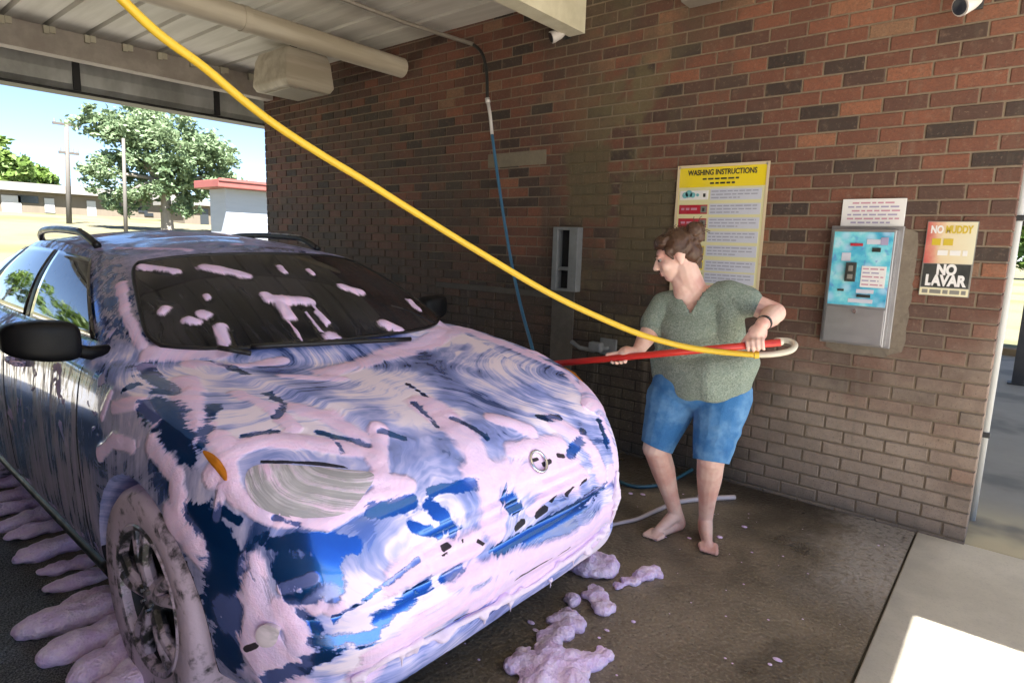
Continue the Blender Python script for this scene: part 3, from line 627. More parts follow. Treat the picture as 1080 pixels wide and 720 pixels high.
for px, w, h, z, mt in ((12, 1.3, 1.35, 0, WHT), (52, .7, 1.2, .1, WHT), (96, .7, 1.3, 0, WHT), (30, 1.4, .6, .8, DKW), (150, .8, .5, .5, DKW), (156, .8, .3, .2, DKW), (118, 1.4, .6, .8, DKW)):
    c = far(px, 215, X0); mb = MB(); yy = c.y - root.location.y; mb.box((.01, yy - w / 2, z), (.08, yy + w / 2, z + h)); mb.build('window' if mt is DKW else 'door', mt, root)
root = empty('field_house', far(222, 227, -56)); root.location.z = gz(-56, 0); tag(root, 'small tan house with dark door and window beside the red roofed shed', 'house')
mb = MB(); mb.box((-5, -2.2, -1), (0, 2.4, 1.6)); mb.build('wall', TAN, root)
mb = MB(); mb.box((-5.5, -2.6, 1.61), (.5, 2.8, 1.95)); mb.build('roof', PROOF, root)
mb = MB(); mb.box((.01, -.9, .0), (.06, -.2, 1.35)); mb.build('door', DKW, root)
f_ = MB(); f_.box((.01, .1, .45), (.05, 1.2, 1.35)); wf = f_.build('window', WHT, root); mb = MB(); mb.box((.055, .22, .55), (.07, 1.08, 1.25)); mb.build('pane', DKW, wf)
# white shed with red roof
t = NT('red_roof_sheet'); n1 = t.noise(1, 4, .6, vec=t.scale(t.co, (1, 5, 1))); REDR = t.out(t.mix(n1, (.20, .055, .048), (.32, .095, .082)), .55)
t = NT('white_siding'); n1 = t.noise(1, 3, .5, vec=t.scale(t.co, (1, 1, 7))); WSID = t.out(t.mix(n1, (.30, .33, .39), (.38, .41, .47)), .6)
XS = -22
a = far(239, 238, XS); c2 = far(300, 237, XS); zt = far(240, 199, XS).z; zr = far(212, 188, XS)
root = empty('white_shed', (XS, (a.y + c2.y) / 2, gz(XS, 0))); tag(root, 'small white shed with a red roof edge standing beyond the end of the brick wall', 'shed')
g0 = root.location.z; hy = (c2.y - a.y) / 2
mb = MB(); mb.box((-1.2, -hy, -.6), (0, hy, zt - g0)); mb.build('wall', WSID, root)
mb = MB(); ov = a.y - zr.y; mb.box((-1.4, -hy - ov + .35, zt - g0 + .005), (.5, hy + .5, zr.z - g0 + .0), .02); mb.build('roof', REDR, root)
mb = MB(); mb.box((.51, -hy - ov + .35, zr.z - g0 - .06), (.54, hy + .5, zr.z - g0 + .03)); mb.build('fascia', plain('dull_red_trim', (.26, .085, .075), .5), root)
# poles
INSU = plain('insulator_grey', (.16, .16, .17), .3)
def pole(px, ytop, X, r, label, arms):
    b = far(px + (2 if arms else 1), 226, X); top = far(px, ytop, X); g = gz(X, 0); root = empty('utility_pole', (b.x, b.y, g)); tag(root, label, 'pole')
    mb = MB(); mb.tube([(0, 0, -.3), (0, (top.y - b.y), top.z - g)], [r, r * .7], 10); mb.build('pole', plain('weathered_wood_grey', (.12, .11, .10), .85), root, smooth=True)
    h = top.z - g; dy = top.y - b.y
    for k, (zz, w) in enumerate(arms):
        mb = MB(); mb.box((-.08, dy - w, h - zz - .08), (.08, dy + w, h - zz + .06)); ca = mb.build('crossarm', plain('crossarm_wood', (.09, .08, .07), .85), root)
        for q in (-.85, -.4, .4, .85): mb = MB(); mb.tube([(0, dy + w * q, h - zz + .061), (0, dy + w * q, h - zz + .28)], [.07, .05], 8); mb.build('insulator', INSU, ca)
    return root
pole(70, 127, -48, .17, 'tall wooden utility pole with crossarms left of the large tree', [(.25, .75), (2.0, .55)])
pole(130, 146, -34, .10, 'thin pale plain pole standing in front of the large tree', [])
# downpipe behind the wall end
c = at_y(1060, 320, 4.32); root = empty('downpipe', (c.x, 4.32, 0)); tag(root, 'slim white downpipe just behind the end of the brick wall', 'downpipe')
mb = MB(); mb.tube([(0, 0, 0), (0, 0, CEIL)], .020, 12); mb.build('pipe', WHT, root, smooth=True)
for zz in (.5, 1.7, 2.8): mb = MB(); mb.box((-.026, -.026, zz), (.026, .026, zz + .03), .004); mb.build('pipe_clip', DARKM, root)
mb = MB(); mb.box((-.075, .04, 0), (-.030, .10, CEIL)); mb.build('backing_channel', DARKM, root)
# beyond the end of the wall: post, dark valance
c = at_z(1073, 405, 0); root = empty('steel_post', (c.x, c.y, 0)); tag(root, 'dark steel post standing beyond the end of the brick wall', 'post')
mb = MB(); mb.box((-.06, -.06, 0), (.06, .06, CEIL), .006); mb.build('shaft', DARKM, root); mb = MB(); mb.box((-.10, -.10, 0.003), (.10, .10, .02), .003); mb.build('base_plate', DARKM, root)
c = at_y(1062, 238, 8.6)
root = empty('dark_valance', (c.x, 8.6, c.z)); tag(root, 'dark brown panel hung under the neighbouring roof past the wall end', 'panel')
mb = MB(); mb.box((-.6, 0, 0), (3.0, .08, CEIL - c.z), .004); mb.build('panel', plain('dark_brown_panel', (.030, .022, .018), .6), root)
# ------------------------------------------------------------------ the soaped SUV (local: +x forward, 0 at the bumper tip, y across)
CARX, CARY = -1.20, 1.56
car = empty('car', (CARX, CARY, 0)); tag(car, 'blue SUV smeared all over with pink and white soap foam in the wash bay', 'car')
CO = Vector((CARX, CARY, 0))
def lerp(a, b, t): return a + (b - a) * t
def tab(x, pts):
    """smooth table lookup, pts sorted by descending x"""
    xs = [-p[0] for p in pts]; ys = [p[1] for p in pts]; return float(np.interp(-x, xs, ys))
def smooth_tab(x, pts): return sum(tab(x + d, pts) for d in (-.09, -.045, 0, .045, .09)) / 5 if x < -.2 else tab(x, pts)
HW = .92
def half_w(x):
    if x > -.75: return .50 + (HW - .50) * (1 - (1 + x / .75) ** 2.5) ** (1 / 2.5)
    if x < -4.1: return HW - .16 * ((-4.1 - x) / .45) ** 2
    return HW
def z_bot(x): return tab(x, [(0, .31), (-.03, .25), (-.08, .215), (-.5, .20), (-.9, .23), (-3.4, .25), (-4.2, .27), (-4.55, .36)])
def z_sh(x): return smooth_tab(x, [(0, .56), (-.06, .66), (-.15, .735), (-.27, .825), (-.42, .905), (-.64, .97), (-1.04, 1.035), (-1.6, 1.055), (-4.1, 1.09), (-4.55, 1.0)])
def z_top(x): return smooth_tab(x, [(0, .63), (-.03, .72), (-.07, .79), (-.13, .855), (-.22, .905), (-.35, .95), (-.55, .992), (-.8, 1.022), (-1.1, 1.050), (-1.6, 1.07), (-4.0, 1.09), (-4.55, 1.02)])
def section(x, n=46):
    w, zb, zs, zt = half_w(x), z_bot(x), z_sh(x), z_top(x); zm = zb + .55 * (zs - zb)
    P = [(0, zb), (.5 * w, zb), (.84 * w, zb + .01), (.95 * w, zb + .06), (.985 * w, zb + .15), (w, zm), (.992 * w, zm + .5 * (zs - zm)), (.955 * w, zs - .05 * (zs - zm)), (.87 * w, zs + .45 * (zt - zs)), (.74 * w, zs + .78 * (zt - zs)), (.52 * w, zs + .90 * (zt - zs)), (.3 * w, zt - .004), (0, zt)]
    c = catmull([(a, b, 0) for a, b in P], 6)
    # resample evenly
    d = [0]
    for i in range(1, len(c)): d.append(d[-1] + (c[i] - c[i - 1]).length)
    q = np.linspace(0, d[-1], n); return np.stack([np.interp(q, d, [p.x for p in c]), np.interp(q, d, [p.y for p in c])], 1)
xs = list(-.75 * (1 - np.cos(np.linspace(0, math.pi / 2, 34)) ** 1.0)[::-1]) ; xs = [-.75 * (k / 33) ** 2.0 for k in range(34)] + [-.75 - (4.55 - .75) * k / 60 for k in range(1, 61)]
V = []; F = []; N = 46
ring_n = 2 * N - 2
for x in xs:
    s = section(x, N)
    ring = [(x, s[i][0], s[i][1]) for i in range(N)] + [(x, -s[i][0], s[i][1]) for i in range(N - 2, 0, -1)]; V += ring
for i in range(len(xs) - 1):
    for k in range(ring_n):
        a = i * ring_n + k; b = i * ring_n + (k + 1) % ring_n; F.append((a, a + ring_n, b + ring_n, b))
def cap(start, x, bulge, flip):
    ring = [Vector(V[start + k]) for k in range(ring_n)]; c = sum(ring, Vector()) / ring_n; prev = list(range(start, start + ring_n))
    for q in (.85, .68, .5, .32, .15):
        cur = []
        for v in ring: p = c.lerp(v, q); p.x = x + bulge * (1 - q * q); cur.append(len(V)); V.append(tuple(p))
        for k in range(ring_n):
            f = (prev[k], prev[(k + 1) % ring_n], cur[(k + 1) % ring_n], cur[k]); F.append(f if not flip else f[::-1])
        prev = cur
    F.append(tuple(prev) if not flip else tuple(prev[::-1]))
cap(0, 0.0, .028, False); cap((len(xs) - 1) * ring_n, xs[-1], -.05, True)
# cabin: ruled between a belt ring and a roof ring
BELT = [(0, (-.93, 0, 1.06)), (.5, (-.975, -.42, 1.06)), (.9, (-1.14, -.70, 1.065)), (1.0, (-1.25, -.765, 1.065)), (1.1, (-1.38, -.80, 1.07)), (2, (-2.30, -.825, 1.08)), (3, (-3.25, -.815, 1.09)), (3.7, (-3.92, -.75, 1.11)), (4, (-4.12, -.65, 1.11)), (5, (-4.24, 0, 1.11))]
ROOF = [(0, (-1.70, 0, 1.435)), (.5, (-1.73, -.31, 1.423)), (.9, (-1.82, -.545, 1.395)), (1.0, (-1.88, -.585, 1.392)), (1.1, (-1.97, -.605, 1.400)), (2, (-2.45, -.62, 1.435)), (3, (-2.98, -.60, 1.435)), (3.7, (-3.28, -.555, 1.41)), (4, (-3.40, -.48, 1.40)), (5, (-3.50, 0, 1.425))]
def ringp(K, u):
    s = -1 if u < 0 else 1; a = abs(u); us = [k[0] for k in K]; 
    i = max(0, min(len(us) - 2, int(np.searchsorted(us, a, side='right')) - 1)); t = (a - us[i]) / (us[i + 1] - us[i])
    g = lambda j: Vector(K[j][1]) if j >= 0 else Vector((K[-j][1][0], -K[-j][1][1], K[-j][1][2]))
    p0 = g(i - 1); p1 = g(i); p2 = g(i + 1); p3 = g(i + 2) if i + 2 < len(K) else Vector((K[-2][1][0], -K[-2][1][1], K[-2][1][2]))
    # centripetal-ish hermite with non uniform knots
    h = us[i + 1] - us[i]; hm = us[i] - us[i - 1] if i > 0 else us[1]; hp = us[i + 2] - us[i + 1] if i + 2 < len(us) else us[-1] - us[-2]
    m1 = (p2 - p0) / (h + hm) * h; m2 = (p3 - p1) / (h + hp) * h
    p = p1 * (2 * t ** 3 - 3 * t * t + 1) + m1 * (t ** 3 - 2 * t * t + t) + p2 * (-2 * t ** 3 + 3 * t * t) + m2 * (t ** 3 - t * t)
    return Vector((p.x, p.y * s, p.z))
def cabin(u, t, off=0.0):
    def raw(u, t):
        a, b = ringp(BELT, u), ringp(ROOF, u); p = a.lerp(b, t); c = Vector((-2.7, 0, p.z)); o = (p - c); o.z = .35 * o.length; o.normalize()
        return p + o * .028 * math.sin(math.pi * max(0, min(1, t)))
    p = raw(u, t)
    if off:
        e = .01; du = raw(u + e, t) - raw(u - e, t); dt = raw(u, t + e) - raw(u, t - e); nn = du.cross(dt).normalized()
        if nn.dot(p - Vector((-2.7, 0, 1.0))) < 0: nn = -nn
        p = p + nn * off
    return p
us = [-5 + 10 * k / 180 for k in range(180)]; ts = [-.3 + 1.3 * k / 22 for k in range(23)]
base = len(V); M_ = len(us)
for t_ in ts: V += [tuple(cabin(u, t_)) for u in us]
for j in range(len(ts) - 1):
    for k in range(M_): a = base + j * M_ + k; b = base + j * M_ + (k + 1) % M_; F.append((a, a + M_, b + M_, b))
top = [Vector(V[base + (len(ts) - 1) * M_ + k]) for k in range(M_)]; cc = Vector((-2.6, 0, 1.46)); prev = [base + (len(ts) - 1) * M_ + k for k in range(M_)]
def roof_z(v, q): return v.z * q + (1 - q) * 1.47 + .052 * (1 - q * q)
for q in (.97, .92, .85, .75, .62, .48, .32, .15):
    cur = []
    for v in top: p = cc.lerp(v, q); p.z = roof_z(v, q); cur.append(len(V)); V.append(tuple(p))
    for k in range(M_): F.append((prev[k], cur[k], cur[(k + 1) % M_], prev[(k + 1) % M_]))
    prev = cur
F.append(tuple(prev)); F.append(tuple(base + k for k in range(M_)))
me = mesh_from('body', V, F)
bm = bmesh.new(); bm.from_mesh(me); bmesh.ops.recalc_face_normals(bm, faces=bm.faces[:]); bm.to_mesh(me); bm.free()
VOX = .0125
me = evaluated(me, [('REMESH', dict(mode='VOXEL', voxel_size=VOX)), ('SMOOTH', dict(factor=.5, iterations=4))])
# wheel openings
WHX, WHZ, WHR = (-.80, -3.48), .36, .40
cut = MB()
for wx in WHX:
    for s in (-1, 1):
        yy = sorted((s * .60, s * 1.2)); cut.lathe([(.001, yy[0]), (WHR, yy[0]), (WHR, yy[1]), (.001, yy[1])], (wx, 0, WHZ), 'y', 96)
cm = cut.mesh('cut'); bm = bmesh.new(); bm.from_mesh(cm); bmesh.ops.remove_doubles(bm, verts=bm.verts[:], dist=.0005); bmesh.ops.recalc_face_normals(bm, faces=bm.faces[:]); bm.to_mesh(cm); bm.free()
co_ = bpy.data.objects.new('cutter', cm); COL.objects.link(co_)
me = evaluated(me, [('BOOLEAN', dict(operation='DIFFERENCE', object=co_, solver='EXACT'))])
bpy.data.objects.remove(co_)
# ---- soap: strokes seen on the car are laid onto its surface; the rest is noise
def arr(me):
    n = len(me.vertices); a = np.empty(n * 3); me.vertices.foreach_get('co', a); a = a.reshape(-1, 3)
    b = np.empty(n * 3); me.vertices.foreach_get('normal', b); return a, b.reshape(-1, 3)
def bvh_of(me): 
    return BVHTree.FromPolygons([tuple(v.co) for v in me.vertices], [tuple(p.vertices) for p in me.polygons])
def hits(tree, pts, off=CO):
    out = []
    for (px, py) in pts:
        d = ray(px, py); h = tree.ray_cast(CAM - off, d)
        if h[0] is not None: out.append((h[0], (h[0] - (CAM - off)).length, h[1]))
    return out
def field(co, tree, strokes):
    """1 at the core of a stroke, 0 at its edge, negative outside"""
    val = np.full(len(co), -3.0)
    for st in strokes:
        pts, r = st[0], st[1]
        h = hits(tree, pts)
        if not h: continue
        P = np.array([q[0][:] for q in h]); rm = np.array([r * q[1] / FPX * (1.0 + .45 * (1 - abs(ray(*pts[0]).dot(q[2])))) for q in h])
        for i in range(max(1, len(P) - 1)):
            a = P[i]; b = P[min(i + 1, len(P) - 1)]; ab = b - a; L2 = max(ab.dot(ab), 1e-9)
            box = np.all((co > np.minimum(a, b) - .35) & (co < np.maximum(a, b) + .35), axis=1); idx = np.nonzero(box)[0]
            if len(idx) == 0: continue
            t = np.clip(((co[idx] - a) @ ab) / L2, 0, 1); d = np.linalg.norm(co[idx] - (a + t[:, None] * ab), axis=1); rr = rm[i] * (1 - t) + rm[min(i + 1, len(P) - 1)] * t
            val[idx] = np.maximum(val[idx], 1 - d / rr)
    return val
THICK = [([(160, 374), (200, 374), (236, 373)], 9),   # (points in the photograph, half width in its pixels)
    ([(300, 428), (345, 440), (380, 462), (398, 490)], 8), ([(398, 455), (402, 500)], 7), ([(452, 425), (478, 448), (500, 478), (515, 515), (522, 555)], 15), ([(540, 475), (590, 470)], 9), ([(500, 500), (560, 500), (605, 500)], 15),
    ([(225, 500), (240, 478), (275, 463), (330, 466), (385, 476)], 9), ([(240, 478), (246, 520), (280, 545), (345, 552), (400, 520)], 7),
    ([(330, 640), (345, 628), (352, 640)], 10), ([(262, 658), (285, 690), (300, 725)], 22), ([(262, 650), (310, 648), (315, 690)], 12), ([(420, 608), (455, 590), (500, 575)], 14), ([(480, 610), (545, 590), (600, 570)], 9),
    ([(395, 690), (440, 660), (510, 622), (575, 590), (640, 540)], 10), ([(380, 715), (400, 700)], 10), ([(500, 640), (560, 610), (630, 565)], 8), ([(645, 500), (650, 540)], 7),
    ([(200, 385), (240, 392), (300, 380)], 6), ([(345, 392), (400, 375), (450, 362), (480, 350)], 10), ([(300, 400), (360, 398)], 6), ([(455, 335), (478, 348)], 6), ([(480, 345), (520, 358), (570, 380), (600, 395)], 6), ([(565, 372), (592, 382)], 9),
    ([(215, 590), (200, 575)], 9), ([(240, 650), (215, 690), (205, 730)], 16), ([(262, 595), (270, 635)], 11), ([(240, 500), (228, 545)], 4), ([(182, 548), (205, 572)], 12),
    ([(195, 400), (200, 425), (215, 455), (240, 470)], 9), ([(250, 415), (285, 430), (310, 452)], 6), ([(330, 610), (300, 620)], 5), ([(410, 520), (430, 512), (395, 505)], 8), ([(560, 540), (580, 520), (620, 500)], 4), ([(585, 445), (620, 470), (635, 500)], 8), ([(520, 440), (560, 455)], 7), ([(600, 398), (625, 425), (640, 455), (650, 490)], 5),
    ([(125, 262), (200, 264), (350, 266)], 3), ([(250, 258), (330, 260)], 4), ([(350, 262), (390, 285), (420, 308)], 6), ([(430, 318), (462, 340)], 5), ([(128, 300), (132, 330), (150, 365)], 4),
    ([(160, 470), (185, 500), (188, 535)], 9), ([(120, 430), (150, 425), (165, 445)], 5), ([(105, 480), (120, 465), (140, 470)], 5), ([(118, 415), (108, 440)], 3)]
CLEAR = [([(160, 425), (185, 450), (200, 482)], 14), ([(225, 430), (212, 470)], 7), ([(222, 555), (240, 590), (225, 630), (212, 640)], 22), ([(200, 540), (228, 550)], 12), ([(245, 640), (238, 690)], 13), ([(220, 690), (226, 720)], 8),
    ([(285, 572), (335, 570), (372, 575)], 10), ([(300, 600), (330, 610), (345, 620)], 18), ([(345, 590), (350, 615)], 14), ([(305, 630), (330, 632)], 8), ([(392, 537), (432, 530)], 9), ([(455, 518), (500, 509)], 6), ([(535, 525), (545, 535)], 9), ([(435, 555), (462, 562)], 7), ([(398, 655), (430, 635), (452, 618)], 9), ([(470, 612), (490, 600)], 6),
    ([(525, 582), (560, 562), (600, 540), (640, 512)], 6), ([(335, 455), (388, 470)], 5), ([(400, 457), (425, 463)], 4), ([(478, 440), (512, 460)], 5), ([(436, 422), (462, 450)], 4), ([(352, 462), (362, 478)], 3), ([(570, 440), (590, 440)], 4), ([(330, 675), (390, 668)], 10), ([(288, 715), (340, 690)], 9), ([(318, 648), (335, 662)], 8), ([(292, 440), (300, 425), (282, 415)], 4), ([(255, 460), (292, 455)], 4), ([(235, 540), (252, 550)], 6), ([(290, 545), (315, 553)], 4), ([(632, 445), (640, 470)], 5), ([(612, 455), (617, 455)], 4), ([(455, 535), (480, 560)], 9), ([(352, 655), (400, 620), (440, 590)], 4), ([(450, 415), (430, 402)], 3), ([(600, 480), (612, 465)], 6),
    ([(150, 385), (160, 398), (182, 412)], 9), ([(222, 385), (260, 400)], 4), ([(130, 255), (118, 250)], 9), ([(160, 252), (250, 251)], 3), ([(318, 250), (340, 252)], 4), ([(145, 405), (130, 412)], 5)]
DARK = [([(402, 702), (440, 682), (470, 668)], 4), ([(480, 655), (510, 640)], 2.5), ([(545, 557), (552, 550)], 3.5), ([(566, 543), (576, 536)], 3.5), ([(583, 527), (586, 524)], 2.5), ([(600, 521), (604, 515)], 3), ([(614, 510), (618, 506)], 2.5), ([(572, 490), (580, 486)], 2.5), ([(560, 486), (566, 484)], 2.2), ([(588, 480), (594, 481)], 2.5), ([(466, 578), (474, 574)], 3), ([(468, 585), (474, 584)], 2), ([(486, 572), (488, 568)], 2), ([(505, 570), (509, 573)], 2.5), ([(260, 683), (272, 678)], 2.5), ([(275, 487), (340, 489), (365, 493)], 2.2), ([(540, 610), (600, 575)], 1.2)]
co, no = arr(me); tree = bvh_of(me)
th = field(co, tree, THICK); cl_ = field(co, tree, CLEAR); dk = field(co, tree, DARK)
# wheel wells and underside are black
for wx in WHX:
    rr = np.hypot(co[:, 0] - wx, co[:, 2] - WHZ); dk = np.where((rr < WHR + .004) & (np.abs(co[:, 1]) < HW - .012), 2.0, dk)
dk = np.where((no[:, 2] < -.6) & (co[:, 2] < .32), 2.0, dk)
# push thick foam out of the surface
def disp(co, no, th, amp):
    out = co.copy()
    for i in np.nonzero(th > -.25)[0]:
        p = Vector(co[i]); nz = mnoise.fractal(p * 9, 1.0, 2.0, 2)
        k = min(1.0, max(0.0, (th[i] + .25 + .5 * nz) / .9)); out[i] += no[i] * amp * k * (1 + .45 * mnoise.noise(p * 22))
    return out
# moulded creases of the bumper: a lower lip groove, the intake slats and the bar over them
fz = np.clip((no[:, 0] - .35) / .3, 0, 1) * np.clip((.95 - np.abs(co[:, 1]) / .86) / .12, 0, 1); zz_ = co[:, 2] + .03 * np.abs(co[:, 1])
g_ = -.022 * np.exp(-((zz_ - .365) / .018) ** 2) - .020 * np.exp(-((zz_ - .55) / .016) ** 2) + .012 * np.exp(-((zz_ - .46) / .04) ** 2)
g_ = g_ + np.where((np.abs(co[:, 1]) < .46), -.012 * (np.sin((zz_ - .60) * 150) > .1) * np.clip((zz_ - .59) / .01, 0, 1) * np.clip((.70 - zz_) / .01, 0, 1), 0)
# pressed hood creases running from the lamps back to the pillars, with a shallow centre
yc_ = .40 + .26 * np.clip((-co[:, 0] - .25) / .8, 0, 1); top_ = np.clip((no[:, 2] - .6) / .25, 0, 1) * np.clip((-co[:, 0] - .18) / .12, 0, 1) * np.clip((co[:, 0] + 1.08) / .12, 0, 1)
dy_ = np.abs(co[:, 1]) - yc_; hood_ = np.where(dy_ > 0, .020 * np.exp(-(dy_ / .018) ** 2), .020 * np.exp(-(dy_ / .14) ** 2)) - .012 * np.exp(-(co[:, 1] / .30) ** 2)
co = co + no * (g_ * fz + hood_ * top_)[:, None]
co2 = disp(co, no, np.where(cl_ > .1, -3, th), .0065)
me.vertices.foreach_set('co', co2.ravel())
def put(me, name, v): a = me.attributes.new(name, 'FLOAT', 'POINT'); a.data.foreach_set('value', np.asarray(v, dtype=np.float32))
put(me, 'thick', th); put(me, 'clear', cl_); put(me, 'dark', dk)
side = np.clip((-no[:, 1] - .55) / .3, 0, 1) * np.clip((-co[:, 0] - .95) / .3, 0, 1); side = np.maximum(side, np.clip((-co[:, 0] - 1.25) / .3, 0, 1) * .9 * (co[:, 2] < 1.09)); side = np.maximum(side, np.clip((-co[:, 0] - 1.08) / .12, 0, 1) * np.clip((co[:, 2] - 1.07) / .04, 0, 1) * (.92 - .55 * np.clip((no[:, 2] - .85) / .1, 0, 1))); side = np.maximum(side, .62 * np.clip((-no[:, 1] - .72) / .2, 0, 1)); put(me, 'side', side)  # marks drips, and where near side and pillars are coloured darker as shade
# streamlines of the wash brush: arcs sweeping over the hood and the nose
ce = [(-.35, .62, .9, .8), (-.95, -.35, 1.0, .75), (-.1, -.35, .6, .55), (-.9, .55, 1.0, .5), (-.15, .25, .5, .6)]
num = np.zeros(len(co)); den = np.zeros(len(co)) + 1e-6
for i, (cx, cy, cz, s) in enumerate(ce):
    d = np.sqrt(((co[:, 0] - cx) * 1.0) ** 2 + ((co[:, 1] - cy) * .8) ** 2 + ((co[:, 2] - cz) * 1.1) ** 2); w = np.exp(-(d / s) ** 2 * 1.6); num += w * (d + .37 * i); den += w
psi = num / den; put(me, 'psi', psi)

def soap_material(name, base_kind):
    t = NT(name); x, y, z = t.xyz(t.co); th = t.attr('thick'); cl = t.attr('clear'); dk = t.attr('dark'); sd = t.attr('side'); psi = t.attr('psi')
    warp = t.noise(1.7, 2, .45, .5); warp2 = t.noise(7, 3, .55)
    s0 = t.math('ADD', psi, t.math('ADD', t.math('MULTIPLY', warp, .26), t.math('MULTIPLY', warp2, .030)))
    fl = t.noise(1, 4, .68, vec=t.comb(t.math('MULTIPLY', s0, 34), t.math('MULTIPLY', warp, 3), t.math('MULTIPLY', z, 1.0)))
    fl2 = t.noise(1, 2, .5, vec=t.comb(t.math('MULTIPLY', s0, 110), t.math('MULTIPLY', warp2, 4), 0.0))
    streak = t.math('ADD', t.math('MULTIPLY', fl, .72), t.math('MULTIPLY', fl2, .28))
    patch = t.noise(3.1, 3, .55)
    film = t.step(t.math('ADD', streak, t.math('MULTIPLY', t.math('ADD', patch, -.5), 1.15)), .29, .69, .17, .96)
    dr = t.noise(1, 4, .65, vec=t.scale(t.co, (26, 26, 2.2))); dr2 = t.noise(1, 3, .6, vec=t.scale(t.co, (70, 70, 9)))
    drip = t.step(t.math('ADD', t.math('ADD', t.math('MULTIPLY', dr, .7), t.math('MULTIPLY', dr2, .3)), t.math('MULTIPLY', t.math('ADD', patch, -.5), .5)), .40, .70, .04, .75)
    filmf = t.math('ADD', t.math('MULTIPLY', film, t.math('SUBTRACT', 1, sd)), t.math('MULTIPLY', drip, sd))
    ed = t.noise(24, 4, .65); ed2 = t.noise(5.5, 2)
    jit = t.math('ADD', t.math('MULTIPLY', t.math('ADD', ed, -.5), .55), t.math('MULTIPLY', t.math('ADD', ed2, -.5), .9))
    clm = t.step(t.math('ADD', cl, t.math('ADD', jit, t.math('ADD', t.math('MULTIPLY', t.math('ADD', ed, -.5), .9), t.math('MULTIPLY', t.math('ADD', fl, -.5), -2.6)))), -.05, .30)
    thm = t.step(t.math('ADD', th, t.math('ADD', jit, t.math('MULTIPLY', t.math('ADD', fl, -.5), 1.6))), -.30, .25)
    thm = t.math('MULTIPLY', thm, t.math('SUBTRACT', 1, t.math('MULTIPLY', clm, .85)))
    # loose foam blobs everywhere
    vb = t.noise(9, 2, .5, 1.2); blob = t.math('MULTIPLY', t.step(vb, .60, .64), t.step(ed2, .45, .6)); blob = t.math('MULTIPLY', blob, t.math('SUBTRACT', 1, clm))
    dkm = t.step(t.math('ADD', dk, t.math('MULTIPLY', jit, 1.5)), .08, .30)
    if base_kind == 'paint':
        fl_n = t.noise(900, 1); paint = t.mix(fl_n, (.004, .075, .34), (.008, .125, .50))
    elif base_kind == 'lamp': paint = t.mix(t.noise(20, 2), (.20, .20, .22), (.30, .30, .33))
    else: paint = t.mix(t.noise(20, 2), (.004, .005, .005), (.007, .008, .008))
    foam1 = t.mix(t.noise(6, 4, .6), (.64, .60, .84), (.82, .76, .90)); foamT = t.mix(t.noise(30, 4, .7), (.83, .53, .84), (.93, .74, .93))
    foamT = t.mix(t.step(fl, .40, .68, .45, 0), foamT, (.62, .56, .88))
    filmf = t.math('MULTIPLY', filmf, t.math('SUBTRACT', 1, t.math('MULTIPLY', clm, .97)))
    if base_kind == 'glass': filmf = t.math('MULTIPLY', filmf, .04)
    if base_kind == 'paint': thin = t.ramp(filmf, [(.10, (.02, .08, .36)), (.36, (.08, .17, .58)), (.66, (.42, .44, .82)), (.92, (.90, .78, .93))]); thin = t.mix(sd, thin, t.mix(filmf, (.05, .05, .10), (.50, .42, .56))); c = t.mix(t.step(filmf, .04, .30, 0, 1), paint, t.mix(.22, thin, foam1))  # side film greyed and darkened in colour to stand in for shade
    elif base_kind == 'lamp': c = t.ramp(filmf, [(.10, (.30, .30, .33)), (.5, (.56, .53, .60)), (.95, (.82, .76, .85))])
    else: c = t.mix(filmf, paint, foam1)
    m = t.math('MAXIMUM', thm, t.math('MULTIPLY', blob, t.math('MULTIPLY', sd, .7 if base_kind == 'paint' else 0.0))); c = t.mix(m, c, foamT)
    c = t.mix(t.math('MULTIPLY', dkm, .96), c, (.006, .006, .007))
    cov = t.math('MAXIMUM', t.math('MULTIPLY', filmf, .9), m); cov = t.math('MAXIMUM', cov, dkm)
    rough = t.step(cov, .05, .7, .20 if base_kind == 'paint' else .04, .80)
    h = t.math('ADD', t.math('MULTIPLY', filmf, .22), t.math('ADD', t.math('MULTIPLY', m, .8), t.math('ADD', t.math('MULTIPLY', t.math('MULTIPLY', m, ed), .7), t.math('MULTIPLY', t.math('MULTIPLY', m, t.noise(85, 3, .7)), .9))))
    t.bump(h, .45, .007)
    t.inp(t.b.inputs['Coat Weight'], t.step(cov, .05, .5, .9 if base_kind == 'paint' else 0, 0)); t.b.inputs['Coat Roughness'].default_value = .05
    met = t.step(cov, .02, .30, .85, 0) if base_kind == 'paint' else 0.0
    return t.out(c, rough, met, t.step(cov, .1, .7, .5, .2))
SOAP = soap_material('blue_paint_under_soap', 'paint'); SOAPL = soap_material('lamp_lens_under_soap', 'lamp'); SOAPG = soap_material('dark_glass_with_soap', 'glass')
me.materials.clear(); body = link('body', me, SOAP, car); shade(body)
BODY_BVH = bvh_of(me)

